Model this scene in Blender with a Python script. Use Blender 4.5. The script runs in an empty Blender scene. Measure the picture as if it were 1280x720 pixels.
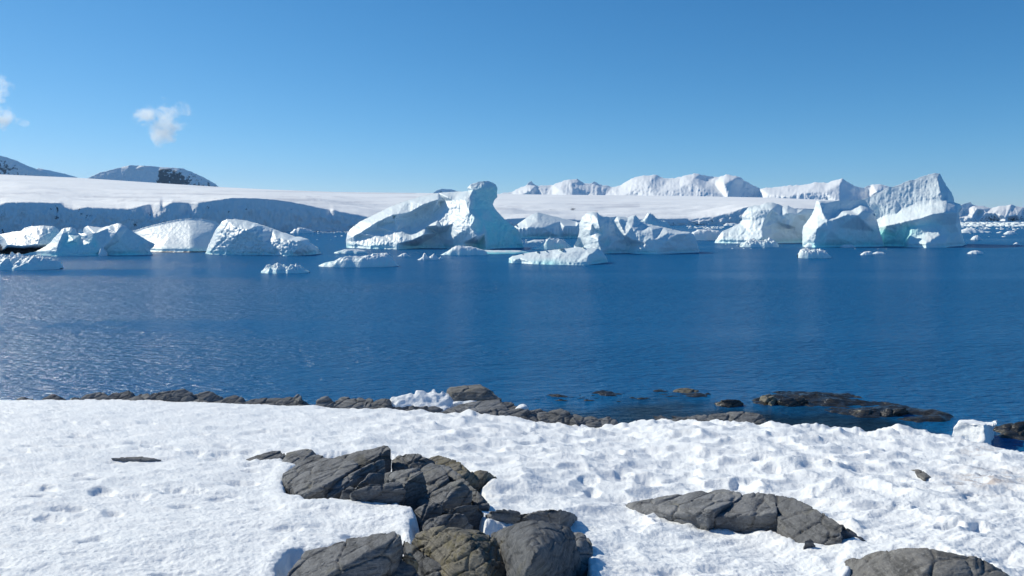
import bpy, bmesh, math
import numpy as np
from mathutils import Vector
from mathutils.geometry import delaunay_2d_cdt

S = bpy.context.scene
C = S.collection
R = math.radians

# ------------------------------------------------------------------ camera
F = 924.0                      # focal length in photograph pixels (1280 wide)
CAM_Z = 6.0
PITCH = 5.44                   # degrees below the horizon
cam_data = bpy.data.cameras.new('camera')
cam_data.sensor_width = 36.0
cam_data.lens = F / 1280.0 * 36.0
cam_data.clip_start = 0.1
cam_data.clip_end = 100000.0
cam = bpy.data.objects.new('camera', cam_data)
cam.location = (0, 0, CAM_Z)
cam.rotation_euler = (R(90 - PITCH), 0, 0)
C.objects.link(cam)
S.camera = cam

# ------------------------------------------------------------------ light
SUN_AZ = -60.0                 # degrees from the view direction, negative = left
SUN_EL = 36.0
world = bpy.data.worlds.new('World')
S.world = world
world.use_nodes = True
wn = world.node_tree
bg = wn.nodes['Background']
sky = wn.nodes.new('ShaderNodeTexSky')
sky.sky_type = 'NISHITA'
sky.sun_disc = False
sky.sun_elevation = R(SUN_EL)
sky.sun_rotation = R(SUN_AZ)
sky.altitude = 3000.0
sky.air_density = 1.0
sky.dust_density = 1.0
sky.ozone_density = 4.0
# clear polar air: redder light is scattered less than in the stock sky, the same all round
def _wm(op, a, b):
    nd = wn.nodes.new('ShaderNodeMath')
    nd.operation = op
    for sck, x in zip(nd.inputs, (a, b)):
        if isinstance(x, (int, float)):
            sck.default_value = x
        else:
            wn.links.new(x, sck)
    return nd.outputs[0]
_sep = wn.nodes.new('ShaderNodeSeparateColor')
_com = wn.nodes.new('ShaderNodeCombineColor')
wn.links.new(sky.outputs[0], _sep.inputs[0])
_ch = [_wm('MULTIPLY', _wm('POWER', _wm('MULTIPLY', _sep.outputs[c], 0.10), g), k / 0.10)
       for c, g, k in ((0, 1.50, 1.12), (1, 0.98, 0.94), (2, 0.79, 0.98))]
_ch[0] = _wm('MINIMUM', _ch[0], _ch[1])
for c in range(3):
    wn.links.new(_ch[c], _com.inputs[c])
wn.links.new(_com.outputs[0], bg.inputs[0])
bg.inputs[1].default_value = 0.103

sun_data = bpy.data.lights.new('sun', 'SUN')
sun_data.energy = 4.55
sun_data.angle = R(0.53)
sun_data.color = (1.0, 0.945, 0.80)
sun = bpy.data.objects.new('sun', sun_data)
SUN = Vector((math.sin(R(SUN_AZ)) * math.cos(R(SUN_EL)), math.cos(R(SUN_AZ)) * math.cos(R(SUN_EL)), math.sin(R(SUN_EL))))
sun.rotation_euler = SUN.to_track_quat('Z', 'Y').to_euler()
sun.location = (-60, 30, 60)
C.objects.link(sun)

S.view_settings.view_transform = 'Standard'
S.view_settings.look = 'None'
S.view_settings.exposure = 0.0
S.view_settings.gamma = 1.0
S.view_settings.use_curve_mapping = False
S.cycles.use_denoising = True
S.cycles.max_bounces = 12
S.cycles.diffuse_bounces = 4
S.cycles.volume_bounces = 12
S.cycles.sample_clamp_indirect = 6.0

# ------------------------------------------------------------------ noise
def _hash(ix, iy, iz, seed):
    h = (ix.astype(np.int64) * 374761393 + iy.astype(np.int64) * 668265263 + iz.astype(np.int64) * 2147483647 + seed * 974634777) & 0xFFFFFFFF
    h = ((h ^ (h >> 13)) * 1274126177) & 0xFFFFFFFF
    h = ((h ^ (h >> 16)) * 2246822519) & 0xFFFFFFFF
    return h ^ (h >> 15)

_G = np.array([[1, 1, 0], [-1, 1, 0], [1, -1, 0], [-1, -1, 0], [1, 0, 1], [-1, 0, 1], [1, 0, -1], [-1, 0, -1],
               [0, 1, 1], [0, -1, 1], [0, 1, -1], [0, -1, -1], [1, 1, 0], [-1, 1, 0], [0, -1, 1], [0, -1, -1]], float)

def perlin3(x, y, z, seed=0):
    x, y, z = np.broadcast_arrays(np.asarray(x, float), np.asarray(y, float), np.asarray(z, float))
    x0, y0, z0 = np.floor(x), np.floor(y), np.floor(z)
    fx, fy, fz = x - x0, y - y0, z - z0
    f = lambda t: t * t * t * (t * (t * 6 - 15) + 10)
    ux, uy, uz = f(fx), f(fy), f(fz)
    out = 0
    for dx in (0, 1):
        for dy in (0, 1):
            for dz in (0, 1):
                g = _G[_hash(x0 + dx, y0 + dy, z0 + dz, seed) & 15]
                w = (ux if dx else 1 - ux) * (uy if dy else 1 - uy) * (uz if dz else 1 - uz)
                out = out + w * (g[..., 0] * (fx - dx) + g[..., 1] * (fy - dy) + g[..., 2] * (fz - dz))
    return out

def perlin2(x, y, seed=0):
    x, y = np.broadcast_arrays(np.asarray(x, float), np.asarray(y, float))
    x0, y0 = np.floor(x), np.floor(y)
    fx, fy = x - x0, y - y0
    f = lambda t: t * t * t * (t * (t * 6 - 15) + 10)
    ux, uy = f(fx), f(fy)
    out = 0
    zz = np.zeros_like(x0)
    for dx in (0, 1):
        for dy in (0, 1):
            a = _hash(x0 + dx, y0 + dy, zz, seed) * (2 * math.pi / 4294967296.0)
            w = (ux if dx else 1 - ux) * (uy if dy else 1 - uy)
            out = out + w * (np.cos(a) * (fx - dx) + np.sin(a) * (fy - dy))
    return out * 1.5

def fbm2(x, y, octs=4, seed=0, ridged=False, gain=0.5):
    out, a, k, tot = 0, 1.0, 1.0, 0
    for i in range(octs):
        n = perlin2(x * k, y * k, seed + i * 17)
        if ridged:
            n = 1 - 2 * np.abs(n)
        out = out + a * n
        tot += a
        a *= gain
        k *= 2.03
    return out / tot

def fbm3(x, y, z, octs=4, seed=0, ridged=False, gain=0.5):
    out, a, k, tot = 0, 1.0, 1.0, 0
    for i in range(octs):
        n = perlin3(x * k, y * k, z * k, seed + i * 17)
        if ridged:
            n = 1 - 2 * np.abs(n)
        out = out + a * n
        tot += a
        a *= gain
        k *= 2.03
    return out / tot

def worley2(x, y, seed=0):
    x0, y0 = np.floor(x), np.floor(y)
    best = np.full(x.shape, 9.0)
    zz = np.zeros_like(x0)
    for dx in (-1, 0, 1):
        for dy in (-1, 0, 1):
            h = _hash(x0 + dx, y0 + dy, zz, seed)
            px = x0 + dx + (h & 0xFFFF) / 65535.0
            py = y0 + dy + ((h >> 16) & 0xFFFF) / 65535.0
            best = np.minimum(best, (px - x) ** 2 + (py - y) ** 2)
    return best                                    # squared distance

def shards3(x, y, z, seed=0):
    """cellular field of tilted planes: value of the nearest cell's own random plane, and distance to the border"""
    x0, y0, z0 = np.floor(x), np.floor(y), np.floor(z)
    b1 = np.full(x.shape, 9.0)
    b2 = np.full(x.shape, 9.0)
    val = np.zeros(x.shape)
    for dx in (-1, 0, 1):
        for dy in (-1, 0, 1):
            for dz in (-1, 0, 1):
                h = _hash(x0 + dx, y0 + dy, z0 + dz, seed)
                h2 = _hash(x0 + dx, y0 + dy, z0 + dz, seed + 77)
                ex = x - (x0 + dx + (h & 0x3FF) / 1023.0)
                ey = y - (y0 + dy + ((h >> 10) & 0x3FF) / 1023.0)
                ez = z - (z0 + dz + ((h >> 20) & 0x3FF) / 1023.0)
                d = ex * ex + ey * ey + ez * ez
                v = ((h2 & 0x3FF) / 1023.0 - .5) + (((h2 >> 10) & 0x3FF) / 1023.0 - .5) * ex + (((h2 >> 20) & 0x3FF) / 1023.0 - .5) * (ey + ez)
                m = d < b1
                b2 = np.where(m, b1, np.minimum(b2, d))
                val = np.where(m, v, val)
                b1 = np.where(m, d, b1)
    return val, np.sqrt(b2) - np.sqrt(b1)

def sstep(a, b, x):
    t = np.clip((x - a) / (b - a), 0, 1)
    return t * t * (3 - 2 * t)

# ------------------------------------------------------------------ pixels to places
_cp, _sp = math.cos(R(PITCH)), math.sin(R(PITCH))

def ray(u, v):
    """direction with y = 1"""
    a = (np.asarray(u, float) - 640) / F
    b = (360 - np.asarray(v, float)) / F
    y = _cp + b * _sp
    z = -_sp + b * _cp
    return a / y, z / y

def at(u, v, Y):
    dx, dz = ray(u, v)
    return np.stack(np.broadcast_arrays(dx * Y, np.asarray(Y, float), CAM_Z + dz * Y), -1)

def dist_plane(v, z=0.0):
    return (z - CAM_Z) / ray(640, v)[1]

def on_plane(u, v, z=0.0):
    return at(u, v, dist_plane(v, z))

def to_px(x, y, z):
    zc = z - CAM_Z
    d = y * _cp - zc * _sp
    up = y * _sp + zc * _cp
    return 640 + F * x / d, 360 - F * up / d

def seg_dist(px, py, poly, closed=True):
    P = np.asarray(poly, float)
    Q = np.roll(P, -1, 0) if closed else P[1:]
    P = P if closed else P[:-1]
    best = np.full(px.shape, 1e18)
    bx, by = px.copy(), py.copy()
    for (ax, ay), (cx, cy) in zip(P, Q):
        ex, ey = cx - ax, cy - ay
        L = ex * ex + ey * ey + 1e-12
        t = np.clip(((px - ax) * ex + (py - ay) * ey) / L, 0, 1)
        qx, qy = ax + t * ex, ay + t * ey
        d = (px - qx) ** 2 + (py - qy) ** 2
        m = d < best
        best = np.where(m, d, best)
        bx = np.where(m, qx, bx)
        by = np.where(m, qy, by)
    return np.sqrt(best), bx, by

def inside(px, py, poly):
    P = np.asarray(poly, float)
    Q = np.roll(P, -1, 0)
    r = np.zeros(px.shape, bool)
    for (ax, ay), (bx, by) in zip(P, Q):
        if ay == by:
            continue
        c = ((ay > py) != (by > py)) & (px < (bx - ax) * (py - ay) / (by - ay) + ax)
        r ^= c
    return r

# ------------------------------------------------------------------ mesh and object helpers
def np_mesh(name, verts, faces, mat, attrs=None, smooth=True):
    faces = np.asarray(faces, np.int32)
    n, k = faces.shape
    me = bpy.data.meshes.new(name)
    me.vertices.add(len(verts))
    me.vertices.foreach_set('co', np.asarray(verts, np.float32).ravel())
    me.loops.add(n * k)
    me.loops.foreach_set('vertex_index', faces.ravel())
    me.polygons.add(n)
    me.polygons.foreach_set('loop_start', np.arange(0, n * k, k, dtype=np.int32))
    me.polygons.foreach_set('loop_total', np.full(n, k, np.int32))
    me.update(calc_edges=True)
    me.validate()
    me.polygons.foreach_set('use_smooth', np.full(len(me.polygons), smooth))
    for an, av in (attrs or {}).items():
        a = me.attributes.new(an, 'FLOAT', 'POINT')
        a.data.foreach_set('value', np.asarray(av, np.float32))
    if mat:
        me.materials.append(mat)
    return me

def put(name, verts, faces, mat, attrs=None, smooth=True, parent=None, base=None):
    verts = np.asarray(verts, float)
    if parent is not None:
        base = np.array(parent.location)
    elif base is None:
        base = np.array([(verts[:, 0].min() + verts[:, 0].max()) / 2, (verts[:, 1].min() + verts[:, 1].max()) / 2, verts[:, 2].min()])
    me = np_mesh(name, verts - base, faces, mat, attrs, smooth)
    o = bpy.data.objects.new(name, me)
    C.objects.link(o)
    if parent is not None:
        o.parent = parent
    else:
        o.location = base
    return o

def tag(o, label=None, cat=None, group=None, kind=None):
    if label: o['label'] = label
    if cat: o['category'] = cat
    if group: o['group'] = group
    if kind: o['kind'] = kind
    return o

def grid_faces(ny, nx):
    i = np.arange((ny - 1) * (nx - 1))
    r, c = i // (nx - 1), i % (nx - 1)
    a = r * nx + c
    return np.stack([a, a + 1, a + nx + 1, a + nx], 1)

# ------------------------------------------------------------------ materials
class Mat:
    def __init__(self, name):
        self.m = bpy.data.materials.new(name)
        self.m.use_nodes = True
        self.t = self.m.node_tree
        self.p = self.t.nodes['Principled BSDF']
        self.out = self.t.nodes['Material Output']
    def n(self, kind, **kw):
        nd = self.t.nodes.new(kind)
        for k, v in kw.items():
            setattr(nd, k, v)
        return nd
    def link(self, a, b):
        self.t.links.new(a, b)
    def pos(self, scale=(1, 1, 1), rot=(0, 0, 0)):
        g = self.n('ShaderNodeNewGeometry')
        mp = self.n('ShaderNodeMapping')
        mp.inputs['Scale'].default_value = scale
        mp.inputs['Rotation'].default_value = rot
        self.link(g.outputs['Position'], mp.inputs['Vector'])
        return mp.outputs[0]
    def noise(self, vec, scale, detail=4, rough=0.55, dist=0.0):
        nd = self.n('ShaderNodeTexNoise')
        nd.inputs['Scale'].default_value = scale
        nd.inputs['Detail'].default_value = detail
        nd.inputs['Roughness'].default_value = rough
        nd.inputs['Distortion'].default_value = dist
        self.link(vec, nd.inputs['Vector'])
        return nd.outputs[0]
    def ramp(self, fac, stops):
        nd = self.n('ShaderNodeValToRGB')
        el = nd.color_ramp.elements
        while len(el) < len(stops):
            el.new(0.5)
        for e, (p, c) in zip(el, stops):
            e.position = p
            e.color = (c, c, c, 1) if isinstance(c, (int, float)) else (*c, 1)
        self.link(fac, nd.inputs[0])
        return nd.outputs[0]
    def mix(self, fac, a, b):
        nd = self.n('ShaderNodeMix', data_type='RGBA')
        for s, x in ((nd.inputs[0], fac), (nd.inputs[6], a), (nd.inputs[7], b)):
            if isinstance(x, (int, float)):
                s.default_value = x
            elif isinstance(x, tuple):
                s.default_value = (*x, 1)
            else:
                self.link(x, s)
        return nd.outputs[2]
    def math(self, op, a, b=0.0, clamp=False):
        nd = self.n('ShaderNodeMath', operation=op, use_clamp=clamp)
        for s, x in ((nd.inputs[0], a), (nd.inputs[1], b)):
            if isinstance(x, (int, float)):
                s.default_value = x
            else:
                self.link(x, s)
        return nd.outputs[0]
    def attr(self, name):
        nd = self.n('ShaderNodeAttribute', attribute_name=name)
        return nd.outputs['Fac']
    def bump(self, h, dist, strength=1.0, normal=None):
        nd = self.n('ShaderNodeBump')
        nd.inputs['Distance'].default_value = dist
        if isinstance(strength, (int, float)):
            nd.inputs['Strength'].default_value = strength
        else:
            self.link(strength, nd.inputs['Strength'])
        self.link(h, nd.inputs['Height'])
        if normal is not None:
            self.link(normal, nd.inputs['Normal'])
        return nd.outputs[0]
    def set(self, color=None, rough=None, normal=None, **kw):
        for key, x in (('Base Color', color), ('Roughness', rough), ('Normal', normal), *kw.items()):
            if x is None:
                continue
            s = self.p.inputs[key]
            if isinstance(x, tuple):
                s.default_value = (*x, 1)
            elif isinstance(x, (int, float)):
                s.default_value = x
            else:
                self.link(x, s)
        return self.m

def mat_ice(name, unit):
    """snow and glacier ice; unit = metres per photo pixel, sets the grain"""
    M = Mat(name)
    g = M.pos()
    n1 = M.noise(g, 0.35 / unit, 5, 0.6)
    n2 = M.noise(g, 0.08 / unit, 3)
    blue = M.attr('blue')
    blue = M.math('MULTIPLY', blue, M.ramp(n2, [(0.3, 0.75), (0.7, 1.0)]), True)
    snow = M.mix(M.ramp(n2, [(0.35, 0.0), (0.7, 1.0)]), (0.86, 0.875, 0.88), (0.80, 0.845, 0.87))
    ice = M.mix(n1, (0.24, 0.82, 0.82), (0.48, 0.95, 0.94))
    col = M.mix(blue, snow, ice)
    rock = M.mix(n1, (0.035, 0.035, 0.04), (0.12, 0.11, 0.11))
    rk = M.math('MULTIPLY', M.attr('rock'), 1.0, True)
    rk = M.ramp(M.math('ADD', rk, M.math('MULTIPLY', M.math('SUBTRACT', n1, 0.5), 0.9)), [(0.42, 0.0), (0.52, 1.0)])
    col = M.mix(rk, col, rock)
    n3 = M.noise(M.pos((1, 1, 5), (R(10), R(14), 0)), 0.16 / unit, 5, 0.6)          # layers in the ice
    b = M.bump(n1, 0.9 * unit, 0.35)
    b = M.bump(n3, 1.6 * unit, 0.3, b)
    return M.set(col, 0.45, b, **{'Specular IOR Level': 0.3})

def mat_far(name, unit):
    M = Mat(name)
    g = M.pos()
    n1 = M.noise(g, 0.30 / unit, 6, 0.65)
    n2 = M.noise(g, 0.05 / unit, 3)
    snow = M.mix(n2, (0.84, 0.855, 0.865), (0.87, 0.875, 0.875))
    rock = M.mix(n1, (0.035, 0.042, 0.055), (0.10, 0.11, 0.13))
    rk = M.ramp(M.math('ADD', M.attr('rock'), M.math('MULTIPLY', M.math('SUBTRACT', n1, 0.5), 2.4)), [(0.45, 0.0), (0.6, 1.0)])
    col = M.mix(rk, snow, rock)
    col = M.mix(M.math('MULTIPLY', M.attr('grey_band'), 0.75), col, (0.58, 0.59, 0.63))
    return M.set(col, 0.7, M.bump(n1, 1.0 * unit, 0.5), **{'Specular IOR Level': 0.1})

def mat_snow():
    M = Mat('snow')
    g = M.pos()
    n1 = M.noise(g, 22.0, 6, 0.65)
    n2 = M.noise(g, 0.7, 3)
    col = M.mix(n2, (0.82, 0.845, 0.86), (0.87, 0.875, 0.88))
    dirt = M.math('MULTIPLY', M.attr('dirt'), M.ramp(M.noise(g, 5.0, 4), [(0.42, 0.0), (0.62, 1.0)]), True)
    col = M.mix(dirt, col, (0.42, 0.33, 0.28))
    return M.set(col, 0.6, M.bump(n1, 0.04, 0.55), **{'Specular IOR Level': 0.2})

def mat_rock(name, dark, light, moss=0.0, wet=False):
    M = Mat(name)
    g = M.pos()
    n1 = M.noise(g, 3.0, 6, 0.65)
    n2 = M.noise(g, 26.0, 5, 0.7)
    strata = M.noise(M.pos((1.2, 1.2, 16.0), (R(24), R(-28), 0)), 1.6, 5, 0.6)
    col = M.mix(M.ramp(n1, [(0.3, 0.0), (0.7, 1.0)]), dark, light)
    col = M.mix(M.ramp(strata, [(0.36, 0.8), (0.52, 0.0)]), col, tuple(c * 0.55 for c in dark))
    col = M.mix(M.ramp(n2, [(0.50, 0.0), (0.70, 0.55)]), col, tuple(min(1, c * 1.5) for c in light))
    if moss:
        mo = M.noise(g, 9.0, 5, 0.7)
        mk = M.math('MULTIPLY', M.ramp(mo, [(0.50, 0.0), (0.58, 1.0)]), moss)
        col = M.mix(mk, col, M.mix(n2, (0.10, 0.088, 0.045), (0.22, 0.19, 0.10)))
        sp = M.noise(g, 16.0, 3, 0.6)
        col = M.mix(M.ramp(sp, [(0.62, 0.0), (0.66, 0.8)]), col, (0.03, 0.03, 0.025))
    else:
        mo = M.noise(g, 2.2, 5, 0.7)
        col = M.mix(M.math('MULTIPLY', M.ramp(mo, [(0.58, 0.0), (0.70, 1.0)]), 0.35), col, (0.20, 0.18, 0.10))
    oi = M.n('ShaderNodeObjectInfo')
    tone = M.ramp(oi.outputs['Random'], [(0.0, 0.86), (1.0, 1.24)])
    col = M.mix(1.0, (0, 0, 0), col)
    mul = M.n('ShaderNodeMix', data_type='RGBA', blend_type='MULTIPLY')
    mul.inputs[0].default_value = 1.0
    M.link(col, mul.inputs[6])
    M.link(tone, mul.inputs[7])
    col = mul.outputs[2]
    b = M.bump(strata, 0.045, 0.8)
    b = M.bump(n2, 0.018, 0.9, b)
    return M.set(col, 0.25 if wet else 0.85, b, **{'Specular IOR Level': 0.5 if wet else 0.25})

def mat_water():
    M = Mat('sea_water')
    big = M.noise(M.pos((0.004, 0.028, 1), (0, 0, R(4))), 1.0, 5, 0.6)            # cat's paws: calmer and rougher bands
    w1 = M.noise(M.pos((0.8, 1.9, 1), (0, 0, R(14))), 1.0, 3, 0.55)
    w2 = M.noise(M.pos((0.55, 1.2, 1), (0, 0, R(-22))), 4.2, 4, 0.6)
    w3 = M.noise(M.pos((0.10, 0.22, 1), (0, 0, R(5))), 1.0, 2)
    h = M.math('ADD', M.math('MULTIPLY', w1, 0.40), M.math('MULTIPLY', w2, 0.30))
    h = M.math('ADD', h, M.math('MULTIPLY', w3, 0.5))
    st = M.ramp(big, [(0.36, 0.45), (0.56, 1.0)])
    b = M.bump(h, 0.78, st)
    rg = M.ramp(big, [(0.36, 0.13), (0.44, 0.17), (0.60, 0.21)])
    col = M.mix(M.attr('shoal'), (0.005, 0.112, 0.280), (0.006, 0.022, 0.042))
    # a wind-ruffled sea mirrors less at low angles than a flat one: the wavelets turned to the viewer show the water's own blue
    M.set(col, 0.6, b, **{'Specular IOR Level': 0.0})
    gl = M.n('ShaderNodeBsdfGlossy')
    M.link(rg, gl.inputs['Roughness'])
    M.link(b, gl.inputs['Normal'])
    fr = M.n('ShaderNodeFresnel')
    fr.inputs['IOR'].default_value = 1.33
    M.link(b, fr.inputs['Normal'])
    mx = M.n('ShaderNodeMixShader')
    M.link(M.math('MINIMUM', M.math('MULTIPLY', fr.outputs[0], 0.88), 0.44), mx.inputs[0])
    M.link(M.p.outputs[0], mx.inputs[1])
    M.link(gl.outputs[0], mx.inputs[2])
    M.link(mx.outputs[0], M.out.inputs['Surface'])
    return M.m

M_SNOW = mat_snow()
M_ROCK = mat_rock('grey_rock', (0.122, 0.125, 0.130), (0.215, 0.216, 0.218))
M_DARK = mat_rock('blue_grey_rock', (0.10, 0.104, 0.111), (0.18, 0.184, 0.19))
M_MOSS = mat_rock('lichen_rock', (0.125, 0.118, 0.102), (0.23, 0.21, 0.17), 0.55)
M_BROWN = mat_rock('brown_rock', (0.125, 0.122, 0.118), (0.215, 0.21, 0.20))
M_WET = mat_rock('wet_rock', (0.018, 0.018, 0.018), (0.05, 0.046, 0.038), 0.0, True)
M_ICE = mat_ice('iceberg_ice', 0.15)
M_FAR = mat_far('mountain_snow', 6.0)
M_GLA = mat_far('glacier_snow', 1.0)
M_WATER = mat_water()

# ------------------------------------------------------------------ water

# ------------------------------------------------------------------ snow ground
EDGE_PX = [(-500, 505), (-200, 502), (0, 500), (100, 498.5), (200, 500), (330, 505), (400, 508), (480, 513), (560, 516), (640, 522),
           (700, 527), (770, 534), (800, 528), (830, 524), (870, 523), (930, 527), (1000, 534), (1060, 537), (1120, 535), (1175, 541),
           (1205, 552), (1245, 562), (1280, 574), (1400, 618), (1600, 700)]
_e = np.array([on_plane(u, v, 0.45) for u, v in EDGE_PX])
_o = np.argsort(_e[:, 0])
EX, EY = _e[_o, 0], _e[_o, 1]

def y_edge(x):
    return np.interp(x, EX, EY)

def z_base(x, y):
    q = y_edge(x) - y
    up = 0.45 + 0.172 * q
    dn = np.maximum(0.45 + 1.1 * q, -1.2)
    return np.where(q > 0, up, dn)

def build_water():
    xs = np.concatenate([[-15000, -900, -150], np.arange(-45, 45.1, .4), [150, 900, 15000]])
    ys = np.concatenate([[-600, -40], np.arange(6, 48, .4), [120, 900, 15000]])
    X, Y = np.meshgrid(xs, ys)
    q = Y - y_edge(X)
    reach = 1.0 + 4.2 * sstep(-1.0, 3.0, X)                      # dark stony bottom close under the surface
    shoal = (1 - sstep(0.35, 1.0, (q + 1.6 * fbm2(X * .5, Y * .9, 3, 91)) / reach)) * (np.abs(X) < 44) * (Y > 5) * (Y < 47)
    o = put('sea_water', np.stack([X, Y, X * 0], -1).reshape(-1, 3), grid_faces(*X.shape), M_WATER, {'shoal': shoal.ravel()}, base=np.zeros(3))
    tag(o, kind='structure')
build_water()

def on_ground(u, v, h=0.0):
    """where the sight line meets the smooth snow slope raised by h"""
    dx, dz = ray(u, v)
    ys = np.linspace(2.0, 40.0, 1500)
    f = CAM_Z + dz * ys - (z_base(dx * ys, ys) + h)
    i = np.argmax(f < 0) if (f < 0).any() else len(ys) - 1
    i = max(i, 1)
    t = f[i - 1] / (f[i - 1] - f[i] + 1e-9)
    y = ys[i - 1] + t * (ys[i] - ys[i - 1])
    return np.array([dx * y, y, CAM_Z + dz * y])

MELT = [   # hollows melted out around the rocks: polygon in ground positions, depth, lip width in pixels
    ([(356, 604), (362, 590), (392, 574), (440, 570), (490, 568), (545, 580), (580, 590), (608, 604), (600, 612), (602, 636), (596, 648), (606, 664), (640, 662), (704, 664),
      (730, 690), (735, 740), (560, 740), (525, 700), (516, 676), (523, 654), (512, 636), (440, 625), (380, 620), (360, 612)], 0.26, 12),
    ([(338, 760), (352, 706), (364, 696), (384, 692), (400, 694), (470, 680), (500, 678), (530, 694), (570, 760)], 0.20, 13),
    ([(800, 634), (845, 634), (905, 624), (975, 630), (1030, 655), (1066, 674), (1030, 678), (985, 674), (930, 652), (890, 648), (845, 640)], 0.24, 7),
    ([(1065, 714), (1110, 700), (1170, 698), (1225, 712), (1270, 740), (1060, 745)], 0.15, 8),
    ([(325, 574), (350, 568), (385, 568), (390, 574), (372, 579), (350, 575)], 0.1, 5),
]
PITS = [(61, 610, 9, 3, .09), (127, 614, 13, 5, .12), (225, 613, 24, 5, .12), (168, 620, 15, 3, .08), (45, 621, 20, 2.5, .08), (88, 636, 17, 3, .08),
        (62, 648, 14, 5, .08), (275, 547, 14, 3, .09), (281, 566, 13, 3.5, .10), (245, 565, 9, 3, .08), (180, 554, 22, 2.5, .09), (126, 558, 22, 2.5, .08),
        (107, 545, 16, 2.5, .08), (300, 603, 18, 4, .09), (176, 624, 6, 2, .05), (140, 640, 10, 5, .05), (28, 603, 8, 2, .06), (210, 561, 10, 2.5, .07),
        (184, 527, 10, 2, .06), (88, 527, 6, 2, .06), (128, 527, 6, 2, .05), (24, 563, 10, 2, .05), (170, 604, 16, 2, .05), (313, 540, 12, 2, .06),
        (1188, 662, 14, 4, .14), (1223, 664, 10, 4.5, .12), (1195, 640, 9, 3, .1), (1125, 632, 10, 4, .1), (1148, 637, 7, 3, .08), (1215, 620, 10, 3, .09),
        (740, 610, 8, 5, .14), (737, 598, 10, 4, .12), (780, 592, 9, 4, .1), (808, 601, 12, 5, .1), (932, 598, 13, 5, .12), (960, 582, 12, 3, .1),
        (1010, 573, 12, 3, .1), (955, 572, 10, 3, .1), (925, 600, 10, 4, .1), (865, 590, 9, 3, .1), (885, 618, 9, 3, .05), (795, 660, 12, 6, .08)]
MOUNDS = [(645, 653, 22, 4, .03), (560, 645, 60, 14, 0.05), (640, 600, 40, 20, .08), (700, 585, 60, 25, .06), (810, 535, 50, 8, .10), (1010, 535, 40, 8, .12), (1125, 533, 12, 6, .06)]

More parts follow.
